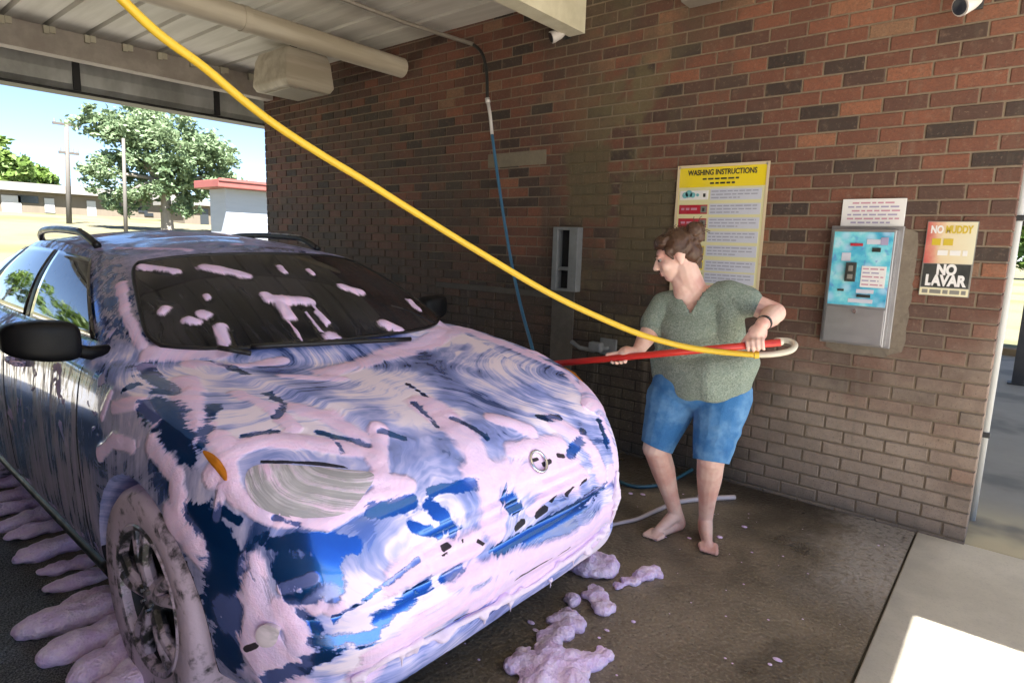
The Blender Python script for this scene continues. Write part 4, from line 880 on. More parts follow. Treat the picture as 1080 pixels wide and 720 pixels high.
# ---- glass
def cabin_patch(name, ufun, nu, nt, mat, strokes=None, off=.010, parent=car):
    """ufun(a, b) -> (u, t) for a, b in 0..1"""
    V = []; F = []
    for j in range(nt + 1):
        for i in range(nu + 1):
            u, t_ = ufun(i / nu, j / nt); V.append(tuple(cabin(u, t_, off)))
    for j in range(nt):
        for i in range(nu): a = j * (nu + 1) + i; F.append((a, a + 1, a + nu + 2, a + nu + 1))
    m_ = mesh_from(name, V, F)
    if sum(p.normal.dot(p.center - Vector((-2.7, 0, 1.1))) for p in m_.polygons) < 0: m_.flip_normals()
    co, no = arr(m_)
    th = np.full(len(co), -3.0); cl = th.copy(); dk = th.copy()
    if strokes is not None:
        tr = bvh_of(m_); th = field(co, tr, strokes); co2 = disp(co, no, th, .012); m_.vertices.foreach_set('co', co2.ravel())
    put(m_, 'thick', th); put(m_, 'clear', cl); put(m_, 'dark', dk); put(m_, 'side', np.zeros(len(co))); put(m_, 'psi', co[:, 1])
    o = link(name, m_, mat, parent); shade(o); md = o.modifiers.new('glass thickness', 'SOLIDIFY'); md.thickness = .005; md.offset = -1
    return o
WS = [([(160, 370), (185, 372), (232, 368)], 9), ([(232, 345), (238, 362)], 5), ([(280, 312), (292, 318), (305, 335)], 5), ([(285, 316), (325, 318)], 6), ([(405, 342), (420, 348)], 6), ([(350, 355), (354, 358)], 7), ([(216, 282), (258, 291)], 5), ([(200, 338), (206, 340)], 5), ([(213, 331), (218, 333)], 5), ([(172, 330), (174, 326)], 4), ([(218, 312), (220, 315)], 3), ([(295, 282), (300, 288)], 3), ([(362, 303), (378, 308)], 5), ([(325, 285), (330, 290)], 2), ([(150, 282), (185, 287)], 4), ([(335, 330), (345, 340)], 3), ([(305, 340), (318, 360)], 1.2), ([(322, 330), (338, 350)], 1.2), ([(330, 322), (345, 345)], 1.2), ([(415, 352), (440, 352)], 3), ([(432, 318), (440, 326)], 4), ([(180, 368), (240, 376), (285, 378)], 4)]
cabin_patch('windshield', lambda a, b: ((a * 2 - 1) * (.93 - .02 * b) * (1 - .05 * abs(2 * b - 1) ** 7), lerp(.04 + .03 * abs(2 * a - 1) ** 7, .92 - .035 * abs(2 * a - 1) ** 7, b)), 150, 70, SOAPG, WS)
# black rubber round the windshield
loop = []
for k in range(120):
    q = k / 120 * 4; e_ = int(q); f_ = q - e_; a_, b_ = ((f_, 0), (1, f_), (1 - f_, 1), (0, 1 - f_))[e_]
    loop.append(cabin((a_ * 2 - 1) * (.93 - .02 * b_) * (1 - .05 * abs(2 * b_ - 1) ** 7), lerp(.04 + .03 * abs(2 * a_ - 1) ** 7, .92 - .035 * abs(2 * a_ - 1) ** 7, b_), .008))
mb = MB(); mb.tube(loop + [loop[0]], .008, 8, False); mb.build('windshield_seal', plain('seal_rubber', (.010, .010, .012), .4), car, smooth=True)
t = NT('side_glass'); n1 = t.noise(1, 4, .65, vec=t.scale(t.co, (30, 30, 3))); t.b.inputs['Coat Weight'].default_value = 1.0; t.b.inputs['Coat Roughness'].default_value = .03
SGLASS = t.out(t.mix(t.step(n1, .52, .72, 0, .5), (.010, .013, .013), (.30, .27, .31)), t.step(n1, .5, .75, .03, .35), spec=.9)
TRIM = plain('black_trim', (.010, .010, .012), .4)
for s in (-1, 1):
    for (u0, u1) in ((1.16, 1.96), (2.04, 2.94), (3.06, 3.55)):
        def uf(a, b, u0=u0, u1=u1): 
            uu = lerp(u0, u1, a); uu = uu + (.10 * b if u0 == 1.16 and a < .5 else 0) * (1 - 2 * a); return (s * uu, .05 + .83 * b)
        cabin_patch('side_window', uf, 18, 10, SGLASS, None, .008)
# black pillars between the side windows
for s in (-1, 1):
    for (u0, u1) in ((1.965, 2.035), (2.945, 3.055)):
        cabin_patch('door_pillar', lambda a, b, u0=u0, u1=u1: (s * lerp(u0, u1, a), .05 + .83 * b), 3, 10, TRIM, None, .007)
# ---- roof rails
RAIL = plain('rail_black', (.013, .013, .015), .35); RAILT = plain('rail_silver', (.42, .43, .45), .3, .8)
for s in (-1, 1):
    pts = []
    for k in range(13):
        x = -2.12 - 1.22 * k / 12; u = np.interp(-x, [1.97, 2.45, 2.98, 3.28, 3.40], [1.1, 2, 3, 3.7, 4]); p = ringp(ROOF, u); h = .046 * min(1, math.sin(math.pi * min(1, max(0, (k + .15) / 12.3))) * 2.2); pts.append(Vector((x, s * (abs(p.y) - .035), p.z + .012 + h)))
    mb = MB(); mb.tube(catmull(pts, 3), .017, 10); r_ = mb.build('roof_rail', RAIL, car, smooth=True)
    mb = MB(); mb.tube([p + Vector((0, 0, .013)) for p in catmull(pts[2:-2], 3)], .008, 8); mb.build('rail_strip', RAILT, r_, smooth=True)
# ---- mirrors
MBLK = plain('mirror_black', (.005, .005, .006), .5, spec=.25)
for s in (-1, 1):
    bm = bmesh.new(); bmesh.ops.create_cube(bm, size=1); bmesh.ops.subdivide_edges(bm, edges=bm.edges[:], cuts=8, use_grid_fill=True)
    for v in bm.verts:
        q = v.co * 2; e = 4.5; k = (abs(q.x) ** e + abs(q.y) ** e + abs(q.z) ** e) ** (-1 / e) * max(abs(q.x), abs(q.y), abs(q.z)) if q.length > 0 else 1
        q = q * k; out_ = q.y * s                                      # 1 at the outer tip
        hgt = .070 - .016 * max(0, out_); v.co = Vector((.060 * q.x * (1 - .25 * max(0, out_)) - .030 * max(0, out_) ** 2,   .108 * q.y, hgt * q.z + .010 * out_))
    m_ = bpy.data.meshes.new('mirror'); bm.to_mesh(m_); bm.free()
    c = Vector((-1.34, -.995, 1.125)) if s < 0 else Vector((-1.50, .955, 1.11)); o = link('mirror', m_, MBLK, car, c); shade(o)
    mb = MB(); mb.tube([(.0, -s * .08, -.04), (-.01, -s * .14, -.06), (-.03, -s * .20, -.065)], [.022, .025, .028], 10); mb.build('mirror_arm', MBLK, o, smooth=True)
    mb = MB(); mb.box((-.072, -.090, -.05), (-.064, .090, .05)); mb.build('mirror_glass', plain('mirror_glass', (.6, .6, .6), .03, 1.0), o)
# ---- surface patches from outlines seen in the photograph, built as shells on the body and mirrored to the far side
def shell(name, outline, mat, rings=7, base=.004, dome=.012, mirror=True, parent=car, tr=None, attrs=True):
    o2 = catmull([(p[0], p[1], 0) for p in outline], 6, True); c = sum(o2, Vector()) / len(o2); tr = tr or BODY_BVH
    V = []; F = []; n = len(o2); nor = []
    for q in [0] + [(k + 1) / rings for k in range(rings)]:
        for p in (o2 if q > 0 else [c]):
            pt = c.lerp(p, q); d = ray(pt.x, pt.y); h = tr.ray_cast(CAM - CO, d); P = h[0] if h[0] is not None else Vector(V[-1]); nn = h[1] if h[0] is not None else Vector((1, 0, 0))
            V.append(tuple(P + nn * (base + dome * (1 - q ** 4))))
    for k in range(n): F.append((0, 1 + k, 1 + (k + 1) % n))
    for j in range(rings - 1):
        for k in range(n): a = 1 + j * n + k; b = 1 + j * n + (k + 1) % n; F.append((a, a + n, b + n, b))
    outs = []
    for sgn in ((1, -1) if mirror else (1,)):
        m_ = mesh_from(name, [(v[0], v[1] * sgn, v[2]) for v in V], F)
        if sum(p.normal.x for p in m_.polygons) < 0: m_.flip_normals()
        m_ = evaluated(m_, [('SMOOTH', dict(factor=.5, iterations=2)), ('SOLIDIFY', dict(thickness=.02, offset=-1))])
        o = link(name, m_, mat, parent); shade(o, 50); outs.append(o)
    return outs
t = NT('lamp_lens_with_soap'); w_ = t.noise(5, 3, .5, .6); x, y, z = t.xyz(t.co)
rad = t.n('ShaderNodeVectorMath', operation='DISTANCE'); t.L(t.scale(t.co, (1, 1, 1.5)), rad.inputs[0]); hc_ = BODY_BVH.ray_cast(CAM - CO, ray(322, 506))[0]; rad.inputs[1].default_value = (hc_.x, hc_.y, hc_.z * 1.5)
fl = t.noise(1, 4, .65, vec=t.comb(t.math('MULTIPLY', t.math('ADD', rad.outputs['Value'], t.math('MULTIPLY', w_, .05)), 62), t.math('MULTIPLY', w_, 3), 0.0))
LENS = t.out(t.mix(t.step(fl, .3, .7), (.38, .37, .40), (.74, .71, .77)), t.step(fl, .3, .7, .15, .55), spec=.6); t.bump(fl, .35, .004)
hl = shell('headlight', [(258, 500), (275, 489), (320, 491), (365, 495), (396, 500), (385, 522), (365, 542), (320, 547), (282, 540), (262, 524)], SOAPL, base=.002, dome=.008)
hq = BODY_BVH.ray_cast(CAM - CO, ray(372, 470))[0]; hm_ = BODY_BVH.ray_cast(CAM - CO, ray(325, 515))[0]
put(hl[0].data, 'thick', np.array([-.34 + .55 * max(0, (v.co - hm_).length / .20 - .35) for v in hl[0].data.vertices])); put(hl[0].data, 'clear', np.full(len(hl[0].data.vertices), -3)); put(hl[0].data, 'dark', np.full(len(hl[0].data.vertices), -3)); put(hl[0].data, 'psi', np.array([math.sqrt((v.co.x - hq.x) ** 2 + (v.co.y - hq.y) ** 2 + 2.2 * (v.co.z - hq.z) ** 2) * 1.3 for v in hl[0].data.vertices]))
put(hl[1].data, 'thick', np.full(len(hl[1].data.vertices), .05)); put(hl[1].data, 'clear', np.full(len(hl[1].data.vertices), -3)); put(hl[1].data, 'psi', np.array([v.co.x for v in hl[1].data.vertices])); put(hl[1].data, 'dark', np.full(len(hl[1].data.vertices), -3)); hl[1].data.materials.clear(); hl[1].data.materials.append(SOAP)
for h_, sgn in zip(hl, (1, -1)):
    tl = shell('turn_lens', [(214, 476), (226, 479), (239, 494), (240, 508), (230, 498)], plain('amber_lens', (.50, .17, .015), .2), rings=3, base=.005, dome=.004, mirror=False)[0]
    if sgn < 0: tl.data.transform(Matrix.Diagonal((1, -1, 1, 1))); tl.data.flip_normals()
    tl.parent = h_
t = NT('fog_lens'); rad = t.noise(14, 3, .6, 1.0); FOGM = t.out(t.mix(t.step(rad, .35, .65), (.40, .36, .40), (.76, .66, .74)), .25)
fg = shell('fog_lamp', [(272, 664), (277, 656), (287, 655), (297, 660), (297, 668), (291, 678), (279, 679), (273, 673)], FOGM, rings=4, base=.012, dome=.004)
# suds hanging off the lower lip of the bumper
rr = random.Random(4); mb = MB(); lip = [(372, 722), (390, 709), (412, 696), (433, 686), (455, 676), (478, 665), (500, 654), (522, 643), (545, 631), (566, 619), (588, 603), (608, 589), (626, 574), (640, 560), (648, 545), (651, 522), (652, 500)]
for i in range(len(lip) - 1):
    for k in range(3):
        if rr.random() < .3: continue
        f_ = (k + rr.random()) / 3; px = lerp(lip[i][0], lip[i + 1][0], f_) - 2; py = lerp(lip[i][1], lip[i + 1][1], f_) - rr.uniform(-3, 7); h = BODY_BVH.ray_cast(CAM - CO, ray(px, py))
        if h[0]:
            r_ = rr.choice((rr.uniform(.006, .012), rr.uniform(.010, .020))); mb.ball(h[0] + h[1] * .004, (r_ * 1.2, r_ * 1.7, r_ * .9), 6)
            if rr.random() < .4: mb.capsule(h[0] + h[1] * .006, h[0] + h[1] * .004 - Vector((0, 0, rr.uniform(.02, .05))), r_ * .7, r_ * .35, 8)
bead = [h[0] + h[1] * .003 for h in (BODY_BVH.ray_cast(CAM - CO, ray(p[0] - 2, p[1] - 4)) for p in lip) if h[0]]; mb.tube(catmull(bead, 4), .011, 8)
dm = evaluated(mb.mesh('soap_drips'), [('REMESH', dict(mode='VOXEL', voxel_size=.006)), ('SMOOTH', dict(factor=.5, iterations=3))])
t = NT('hanging_suds'); n1 = t.noise(25, 4, .7); SUDS = t.out(t.mix(n1, (.76, .62, .82), (.90, .79, .92)), .75, spec=.2); t.bump(n1, .6, .008)
dm.materials.clear(); shade(link('soap_drips', dm, SUDS, car))
# wipers on the cowl
for (pa, pb) in (((228, 372), (262, 378)), ((262, 371), (430, 362))):
    pts = []
    for k in range(9):
        px, py = lerp(pa[0], pb[0], k / 8), lerp(pa[1], pb[1], k / 8); d = ray(px, py); h = BODY_BVH.ray_cast(CAM - CO, d)
        if h[0]: pts.append(h[0] + Vector((.02, 0, .022)))
    mb = MB(); mb.tube(pts, .010, 8); mb.build('wiper', TRIM, car, smooth=True)
# door handles and seams on the near side
for s in (-1, 1):
    for hx in (-2.12, -3.10):
        d = Vector((0, -s, 0)); h = BODY_BVH.ray_cast(Vector((hx, s * 2, .93)), d)
        if h[0]: mb = MB(); y = abs(h[0].y) + .028; mb.tube(catmull([(hx - .09, s * (y - .03), .93), (hx - .07, s * y, .932), (hx + .07, s * y, .932), (hx + .09, s * (y - .03), .93)], 4), .012, 8); mb.build('door_handle', SOAP, car, smooth=True)
    for sx in (-1.33, -2.38, -3.32):
        pts = []
        for k in range(16):
            zz = .34 + (1.06 - .34) * k / 15; h = BODY_BVH.ray_cast(Vector((sx - .05 * (zz - .7), s * 2, zz)), Vector((0, -s, 0)))
            if h[0]: pts.append(h[0] + Vector((0, s * -.001, 0)))
        if len(pts) > 3: mb = MB(); mb.tube(pts, .0035, 6); mb.build('door_seam', TRIM, car)
    pts = []
    for k in range(30):
        xx = -1.2 - 1.85 * k / 29; h = BODY_BVH.ray_cast(Vector((xx, s * 2, .29)), Vector((0, -s, 0)))
        if h[0]: pts.append(h[0] + Vector((0, s * .004, 0)))
    mb = MB(); mb.tube(pts, .028, 8); mb.build('sill_trim', TRIM, car, smooth=True)
# number plate holder left as a small soapy badge at the nose
pts = []
for (px, py) in ((567, 487),):
    h = BODY_BVH.ray_cast(CAM - CO, ray(px, py))
    mb = MB(); nrm = h[1]; q = nrm.to_track_quat('Z', 'Y').to_matrix()
    V = [h[0] + q @ Vector((.038 * math.cos(a), .038 * math.sin(a), .006)) for a in [2 * math.pi * k / 28 for k in range(29)]]; mb.tube(V, .006, 8, False); bd = mb.build('badge_ring', plain('chrome', (.6, .6, .62), .15, 1.0), car, smooth=True)
# ---- wheels
t = NT('soapy_tyre'); n1 = t.noise(9, 4, .6); an = t.noise(1, 4, .65, vec=t.scale(t.co, (24, 24, 24)))
TYRE = t.out(t.mix(t.step(t.math('ADD', t.math('MULTIPLY', n1, .6), t.math('MULTIPLY', an, .4)), .36, .50), (.018, .018, .020), (.60, .48, .60)), .65); t.bump(n1, .7, .012)
t = NT('soapy_rim'); n1 = t.noise(16, 4, .65); RIM = t.out(t.mix(t.step(n1, .42, .56), (.10, .10, .10), (.58, .47, .58)), t.step(n1, .4, .6, .3, .65), t.step(n1, .4, .6, .7, 0)); t.bump(n1, .6, .01)
LUG = plain('lug_steel', (.4, .4, .4), .3, .9)
for wx in WHX:
    for s in (-1, 1):
        w = empty('wheel', (wx, s * .80, WHZ)); w.parent = car
        mb = MB(); mb.lathe([(.235, -.105), (.25, -.112), (.33, -.115), (.352, -.095), (.36, -.06), (.36, .06), (.352, .095), (.33, .115), (.25, .112), (.235, .105)], (0, 0, 0), 'y', 56); mb.build('tyre', TYRE, w, smooth=50)
        mb = MB(); o_ = s * .085
        mb.lathe([(.24, o_ + s * .02), (.232, o_ + s * .022), (.222, o_ - s * .0), (.215, o_ - s * .10), (.06, o_ - s * .13), (.001, o_ - s * .13)], (0, 0, 0), 'y', 48)
        rm = mb.build('rim_barrel', plain('dark_rim', (.03, .03, .03), .5, .4), w, smooth=40)
        mb = MB(); mb.lathe([(.001, o_ + s * .018), (.045, o_ + s * .016), (.062, o_ + s * .004), (.064, o_ - s * .03)], (0, 0, 0), 'y', 24)
        for k in range(5):
            a = 2 * math.pi * k / 5 + .5
            for da in (-.16, .16):
                q0 = Vector((.05 * math.cos(a), o_ + s * .002, .05 * math.sin(a))); q1 = Vector((.225 * math.cos(a + da), o_ + s * .004, .225 * math.sin(a + da))); mb.tube([q0, q0.lerp(q1, .5) + Vector((0, s * .012, 0)), q1], [.024, .019, .022], 8)
        mb.lathe([(.243, o_ + s * .024), (.238, o_ + s * .030), (.224, o_ + s * .026), (.216, o_ + s * .0)], (0, 0, 0), 'y', 48)
        mb.build('rim', RIM, w, smooth=45)
        mb = MB()
        for k in range(5): a = 2 * math.pi * k / 5 + 1.1; c_ = (.034 * math.cos(a), o_ + s * .016, .034 * math.sin(a)); mb = MB(); mb.tube([c_, (c_[0], c_[1] + s * .012, c_[2])], .007, 6); mb.build('lug_nut', LUG, w)
        mb = MB(); mb.lathe([(.001, -s * .02), (.13, -s * .02), (.13, -s * .04), (.001, -s * .04)], (0, 0, 0), 'y', 32); mb.build('brake_disc', plain('brake_steel', (.16, .15, .14), .4, .8), w)
# ------------------------------------------------------------------ the woman
def proj(p):
    q = Vector(p) - CAM; d = -q.dot(BACK); return 540 + FPX * q.dot(RIGHT) / d, 360 - FPX * q.dot(UP) / d
E1 = Vector((.93, .37, 0)).normalized(); E2 = Vector((.37, -.93, 0)).normalized(); E3 = Vector((0, 0, 1))   # her side, towards the lens, up
def J(px, py, y=2.9): return at_y(px, py, y)
ORI = Vector((-1.20, 2.90, 0))
person = empty('person', ORI); tag(person, 'barefoot woman in a grey green tee and denim capris holding the red brush pole', 'person')
EM = Matrix((E1, E2, E3)).transposed()
def pbuild(mb, name, mat, vox, mods=(), parent=person, sm=5):
    me = evaluated(mb.mesh(name), [('REMESH', dict(mode='VOXEL', voxel_size=vox)), ('SMOOTH', dict(factor=.5, iterations=sm))] + list(mods))
    off = Vector((0, 0, 0)); q = parent
    while q is not None: off += Vector(q.location); q = q.parent
    me.transform(Matrix.Translation(-off)); me.materials.clear(); o = link(name, me, mat, parent); shade(o); return o
wA, wB = J(797, 363.5, 2.68), J(574, 384.5, 2.46)
wdir = (wB - wA).normalized()
def on_wand(px):
    lo, hi = 0.0, 1.0
    for _ in range(40):
        m_ = (lo + hi) / 2
        if proj(wA.lerp(wB, m_))[0] > px: lo = m_
        else: hi = m_
    return wA.lerp(wB, lo)
hR = on_wand(797); hL = on_wand(652)
shR, shL = J(768, 311, 2.90), J(701, 322, 2.86)
elR, elL = J(817, 330, 2.95), J(684, 352, 2.76)
wrR = hR + Vector((0, .015, 0)) + Vector((.0, 0, .085)) + E1 * .012
wrL = hL + E1 * .085 + Vector((0, 0, .030)) - E2 * .02
pel = J(738, 408, 2.92); hipR, hipL = J(758, 416, 2.93), J(714, 420, 2.90)
knR, knL = J(750, 482, 2.84), J(692, 472, 2.82)
anR, anL = J(743, 549, 2.93), J(705, 544, 2.84)
toeR, toeL = at_z(746, 573, .022), at_z(679, 567, .022)
heelR, heelL = at_z(743, 558, .03), at_z(716, 553, .03)
anR = Vector((heelR.x, heelR.y, .10)) + E2 * .03; anL = Vector((heelL.x, heelL.y, .10)) + (toeL - heelL).normalized() * .03
neck0, neck1 = J(738, 312, 2.90), J(724, 288, 2.86)
hc = J(713, 270, 2.84)
fw = Vector((-.84, -.46, -.38)).normalized(); sd_ = fw.cross(E3).normalized(); upv = sd_.cross(fw).normalized(); sd_ = -sd_   # sd_: towards her left ... lens side below
if sd_.dot(E2) < 0: sd_ = -sd_
HM = Matrix((fw, sd_, upv)).transposed()
def hp(a, b, c): return hc + fw * a + sd_ * b + upv * c
mb = MB()
# head
mb.ball(hp(-.018, 0, .022), (.098, .076, .092), rot=HM); mb.ball(hp(.030, 0, -.030), (.066, .060, .078), rot=HM); mb.ball(hp(.045, 0, -.085), (.038, .036, .030), rot=HM); mb.ball(hp(.058, 0, .030), (.030, .052, .032), rot=HM)
mb.capsule(hp(.090, 0, .010), hp(.112, 0, -.026), .008, .012); mb.ball(hp(.104, .010, -.032), .008, 6); mb.ball(hp(.104, -.010, -.032), .008, 6)
mb.ball(hp(.088, 0, -.056), (.011, .021, .006), rot=HM); mb.ball(hp(.086, 0, -.067), (.011, .019, .007), rot=HM)
for s in (-1, 1):
    mb.ball(hp(.055, s * .040, -.028), (.03, .022, .028), rot=HM); mb.ball(hp(.083, s * .028, .022), (.012, .020, .008), rot=HM)
    mb.ball(hp(-.012, s * .076, -.010), (.020, .008, .031), rot=HM); mb.ball(hp(-.006, s * .075, -.034), (.009, .008, .012), rot=HM)
mb.capsule(neck0 - Vector((0, 0, .05)), neck1, .070, .064); mb.capsule(neck1, hp(-.02, 0, -.04), .064, .060); mb.capsule(hp(.02, 0, -.075), J(722, 312, 2.84), .034, .05)
# chest and arms
mb.ball(J(736, 335, 2.91), (.155, .105, .13), rot=EM); mb.capsule(shL, shR, .062, .062); mb.capsule(neck0, shR, .05, .055); mb.capsule(neck0, shL, .05, .055)
mb.ball(J(741, 385, 2.92), (.17, .11, .16), rot=EM)
mb.capsule(shR, elR, .056, .049); mb.capsule(elR, elR.lerp(wrR, .35), .047, .045); mb.capsule(elR.lerp(wrR, .3), wrR, .047, .029)
mb.capsule(shL, elL, .058, .046); mb.capsule(elL, elL.lerp(wrL, .35), .045, .043); mb.capsule(elL.lerp(wrL, .3), wrL, .043, .027)
# hands on the pole
wr = .014
def grip(wr_, h, axis, top, front, thumb_dir, k0):
    """palm lies on the `top` side; four fingers go over the `front` side and round under; thumb closes from behind"""
    kn = [h + axis * (k0 + .0205 * (i - 1.5)) + top * (.030 - .003 * abs(i - 1)) - front * .004 for i in range(4)]
    pc = (kn[1] + kn[2]) / 2
    mb.capsule(wr_, pc.lerp(wr_, .45), .026, .030); mb.ball(pc.lerp(wr_, .38), (.040, .026, .040), rot=Matrix((axis, front, top)).transposed())
    for i in range(4): mb.capsule(pc.lerp(wr_, .5) + axis * (.0145 * (i - 1.5)), kn[i], .0155, .0105, 10)
    for i, ln in enumerate((.95, 1.05, 1.0, .82)):
        a = kn[i]; b = a + front * .026 * ln - top * .012; c = b - top * .026 * ln + front * .002; d = c - top * .014 * ln - front * .018 * ln
        mb.capsule(a, b, .0098, .0092, 10); mb.capsule(b, c, .0090, .0084, 10); mb.capsule(c, d, .0082, .0070, 10)
    t0 = pc.lerp(wr_, .6) + axis * thumb_dir * .024; t1 = h + axis * thumb_dir * .052 + top * .014 - front * .012; t2 = t1 + axis * thumb_dir * .012 - top * .018 + front * .016
    mb.capsule(t0, t1, .0150, .0108, 10); mb.capsule(t1, t2, .0105, .0085, 10)
front = (-ray(790, 360)); front = (front - wdir * front.dot(wdir)).normalized()
top = front.cross(wdir).normalized()
if top.z < 0: top = -top
grip(wrR, hR, wdir, top, front, 1, 0)
up2 = (-front * .75 + top * .65).normalized(); fr2 = (-top * .80 - front * .55); fr2 = (fr2 - up2 * fr2.dot(up2)).normalized()
grip(wrL, hL, wdir, up2, fr2, 1, 0)
# legs and feet
mb.capsule(hipR, knR, .105, .070); mb.capsule(hipL, knL, .105, .070); mb.ball(pel, (.19, .13, .11), rot=EM)
for kn_, an_, he, to, sgn in ((knR, anR, heelR, toeR, 1), (knL, anL, heelL, toeL, -1)):
    cf = kn_.lerp(an_, .33) - E2 * .012; mb.capsule(kn_, cf, .066, .062); mb.capsule(cf, kn_.lerp(an_, .7), .062, .043); mb.capsule(kn_.lerp(an_, .66), an_, .044, .036); mb.capsule(an_, he + Vector((0, 0, .012)), .037, .036)
    d = (to - he); d.z = 0; d.normalize(); sv = Vector((-d.y, d.x, 0)); ball_ = he + d * .165; ball_.z = .024
    mb.capsule(he + Vector((0, 0, .004)), ball_, .034, .026); mb.capsule(an_ + d * .02 - Vector((0, 0, .01)), ball_ + Vector((0, 0, .012)), .036, .022)
    for i in range(5):
        o_ = (i - 2) * .0185 * (-1 if sv.dot(E1) * sgn > 0 else 1); ln = (.058, .055, .050, .043, .036)[i]; b0 = ball_ + sv * o_ * .9; b0.z = .021; b1 = b0 + d * ln; b1.z = .013 if i else .015
        mb.capsule(b0, b1, .0165 if i else .019, .0105 if i else .0135, 10)
    mb.ball(ball_, (.036, .036, .020), rot=Matrix((sv, d, E3)).transposed())
t = NT('fair_skin'); n1 = t.noise(9, 4, .6); n2 = t.noise(60, 3, .6); c = t.mix(t.step(n1, .38, .66), (.76, .52, .44), (.66, .36, .30)); c = t.mix(t.step(n2, .55, .8, 0, .25), c, (.56, .29, .23))
t.b.inputs['Subsurface Weight'].default_value = .12; t.b.inputs['Subsurface Radius'].default_value = (.012, .004, .002); t.b.inputs['Subsurface Scale'].default_value = .4; t.bump(n2, .15, .002); SKIN = t.out(c, .5)
skin = pbuild(mb, 'body', SKIN, .0045, sm=3)
# eyes, brows
EYE = plain('eye_white', (.30, .26, .24), .3); IRIS = plain('dark_iris', (.03, .02, .015), .1); LIP = plain('lip_rose', (.42, .13, .12), .45); NAIL = plain('nail', (.62, .36, .30), .3)
for s in (-1, 1):
    e = MB(); e.ball(hp(.0775, s * .029, .008), .0105, 6); o = under(e, 'eye', EYE, person, smooth=True)
    e = MB(); e.ball(hp(.0835, s * .0310, .006), .0066, 6); under(e, 'iris', IRIS, o, smooth=True)
    e = MB(); e.capsule(hp(.098, s * .014, .030), hp(.086, s * .045, .030), .0040, .0025, 8); under(e, 'eyebrow', plain('brow_brown', (.07, .035, .02), .7), person, smooth=True)
e = MB(); e.ball(hp(.0965, 0, -.0565), (.005, .019, .0045), rot=HM); e.ball(hp(.0945, 0, -.0665), (.005, .016, .0055), rot=HM); under(e, 'lips', LIP, person, smooth=True)
# hair: swept back cap, bun at the crown, loose strands
t = NT('brown_hair'); n1 = t.noise(1, 4, .7, vec=t.scale(t.co, (70, 70, 25))); HAIR = t.out(t.mix(n1, (.016, .008, .005), (.125, .056, .028)), .42); t.bump(n1, .8, .006)
mb = MB()
mb.ball(hp(-.030, 0, .040), (.097, .083, .090), rot=HM); mb.ball(hp(-.058, 0, .010), (.066, .076, .086), rot=HM); mb.ball(hp(.022, 0, .090), (.060, .060, .030), rot=HM); mb.ball(hp(.042, 0, .075), (.045, .060, .025), rot=HM)
mb.ball(hp(-.118, .015, .088), (.046, .050, .044), rot=HM); mb.ball(hp(-.125, .02, .055), (.030, .032, .03), rot=HM); mb.capsule(hp(-.09, 0, .06), hp(-.115, .015, .078), .03, .03)
for k in range(16):
    a = -1.2 + 2.4 * k / 15; mb.capsule(hp(.055 - .02 * abs(a), .075 * math.sin(a), .072 - .03 * abs(a)), hp(-.10, .03 * math.sin(a) + .01, .082 - .01 * abs(a)), .011, .013, 8)
for s in (-1, 1): mb.capsule(hp(.036, s * .070, .030), hp(.020, s * .074, -.006), .010, .004, 8)
mb.capsule(hp(-.08, 0, -.04), hp(-.075, 0, -.075), .04, .02)
hair = pbuild(mb, 'hair', HAIR, .004, sm=1)
for v in hair.data.vertices:
    w_ = v.co + ORI - hc; q_ = Vector((w_.dot(fw), w_.dot(sd_), w_.dot(upv))); v.co = v.co + v.normal * (.0028 * math.sin(150 * q_.y + 60 * q_.z + 5 * mnoise.noise(q_ * 18)) + .0035 * mnoise.noise(q_ * 45))
hair.data.update()
V = []; mb = MB(); rr = random.Random(2)
for k in range(90):
    a = rr.uniform(-1, 1); p0 = hp(-.11 + rr.uniform(-.03, .02), .02 + rr.uniform(-.03, .03), .09 + rr.uniform(-.02, .02)) if k < 30 else hp(-.03 + .085 * math.cos(k * 2.4) * rr.uniform(.2, 1), .07 * math.sin(k * 2.4) * rr.uniform(.3, 1), .118 - .03 * rr.random()); d = fw * rr.uniform(-.05, .01) + sd_ * rr.uniform(-.03, .04) + upv * rr.uniform(-.03, .045); mb.tube(catmull([p0, p0 + d * .6 + upv * .008, p0 + d], 3), .0016, 4)
under(mb, 'hair_strands', HAIR, person)
# tee
mb = MB()
mb.ball(J(737, 333, 2.91), (.185, .130, .150), rot=EM); mb.ball(J(730, 346, 2.85), (.160, .105, .095), rot=EM); mb.ball(J(741, 372, 2.90), (.195, .152, .150), rot=EM); mb.ball(J(743, 392, 2.90), (.212, .165, .115), rot=EM)
mb.capsule(shL, shR, .068, .070); mb.capsule(neck0 - Vector((0, 0, .01)), shR, .062, .070); mb.capsule(neck0 - Vector((0, 0, .015)), shL, .060, .068)
mb.capsule(shR, shR.lerp(elR, .40), .070, .073); mb.capsule(shL, shL.lerp(elL, .66), .068, .068)
mb.capsule(shR - Vector((0, 0, .05)), J(768, 370, 2.90), .07, .085); mb.capsule(shL - Vector((0, 0, .05)), J(710, 372, 2.88), .065, .085)
hz_ = [J(700, 400, 2.87), J(720, 409, 2.80), J(745, 414, 2.78), J(772, 410, 2.86), J(782, 403, 2.93), J(750, 404, 3.02), J(715, 402, 3.0)]
for i, p in enumerate(hz_):
    for k in range(6): q_ = p.lerp(hz_[(i + 1) % 7], k / 6); mb.capsule(q_ + Vector((0, 0, .10)), q_, .075, .048)
t = NT('heather_green_knit'); n1 = t.noise(150, 2, .6); n2 = t.noise(46, 3, .7); n3 = t.noise(5, 4, .6)
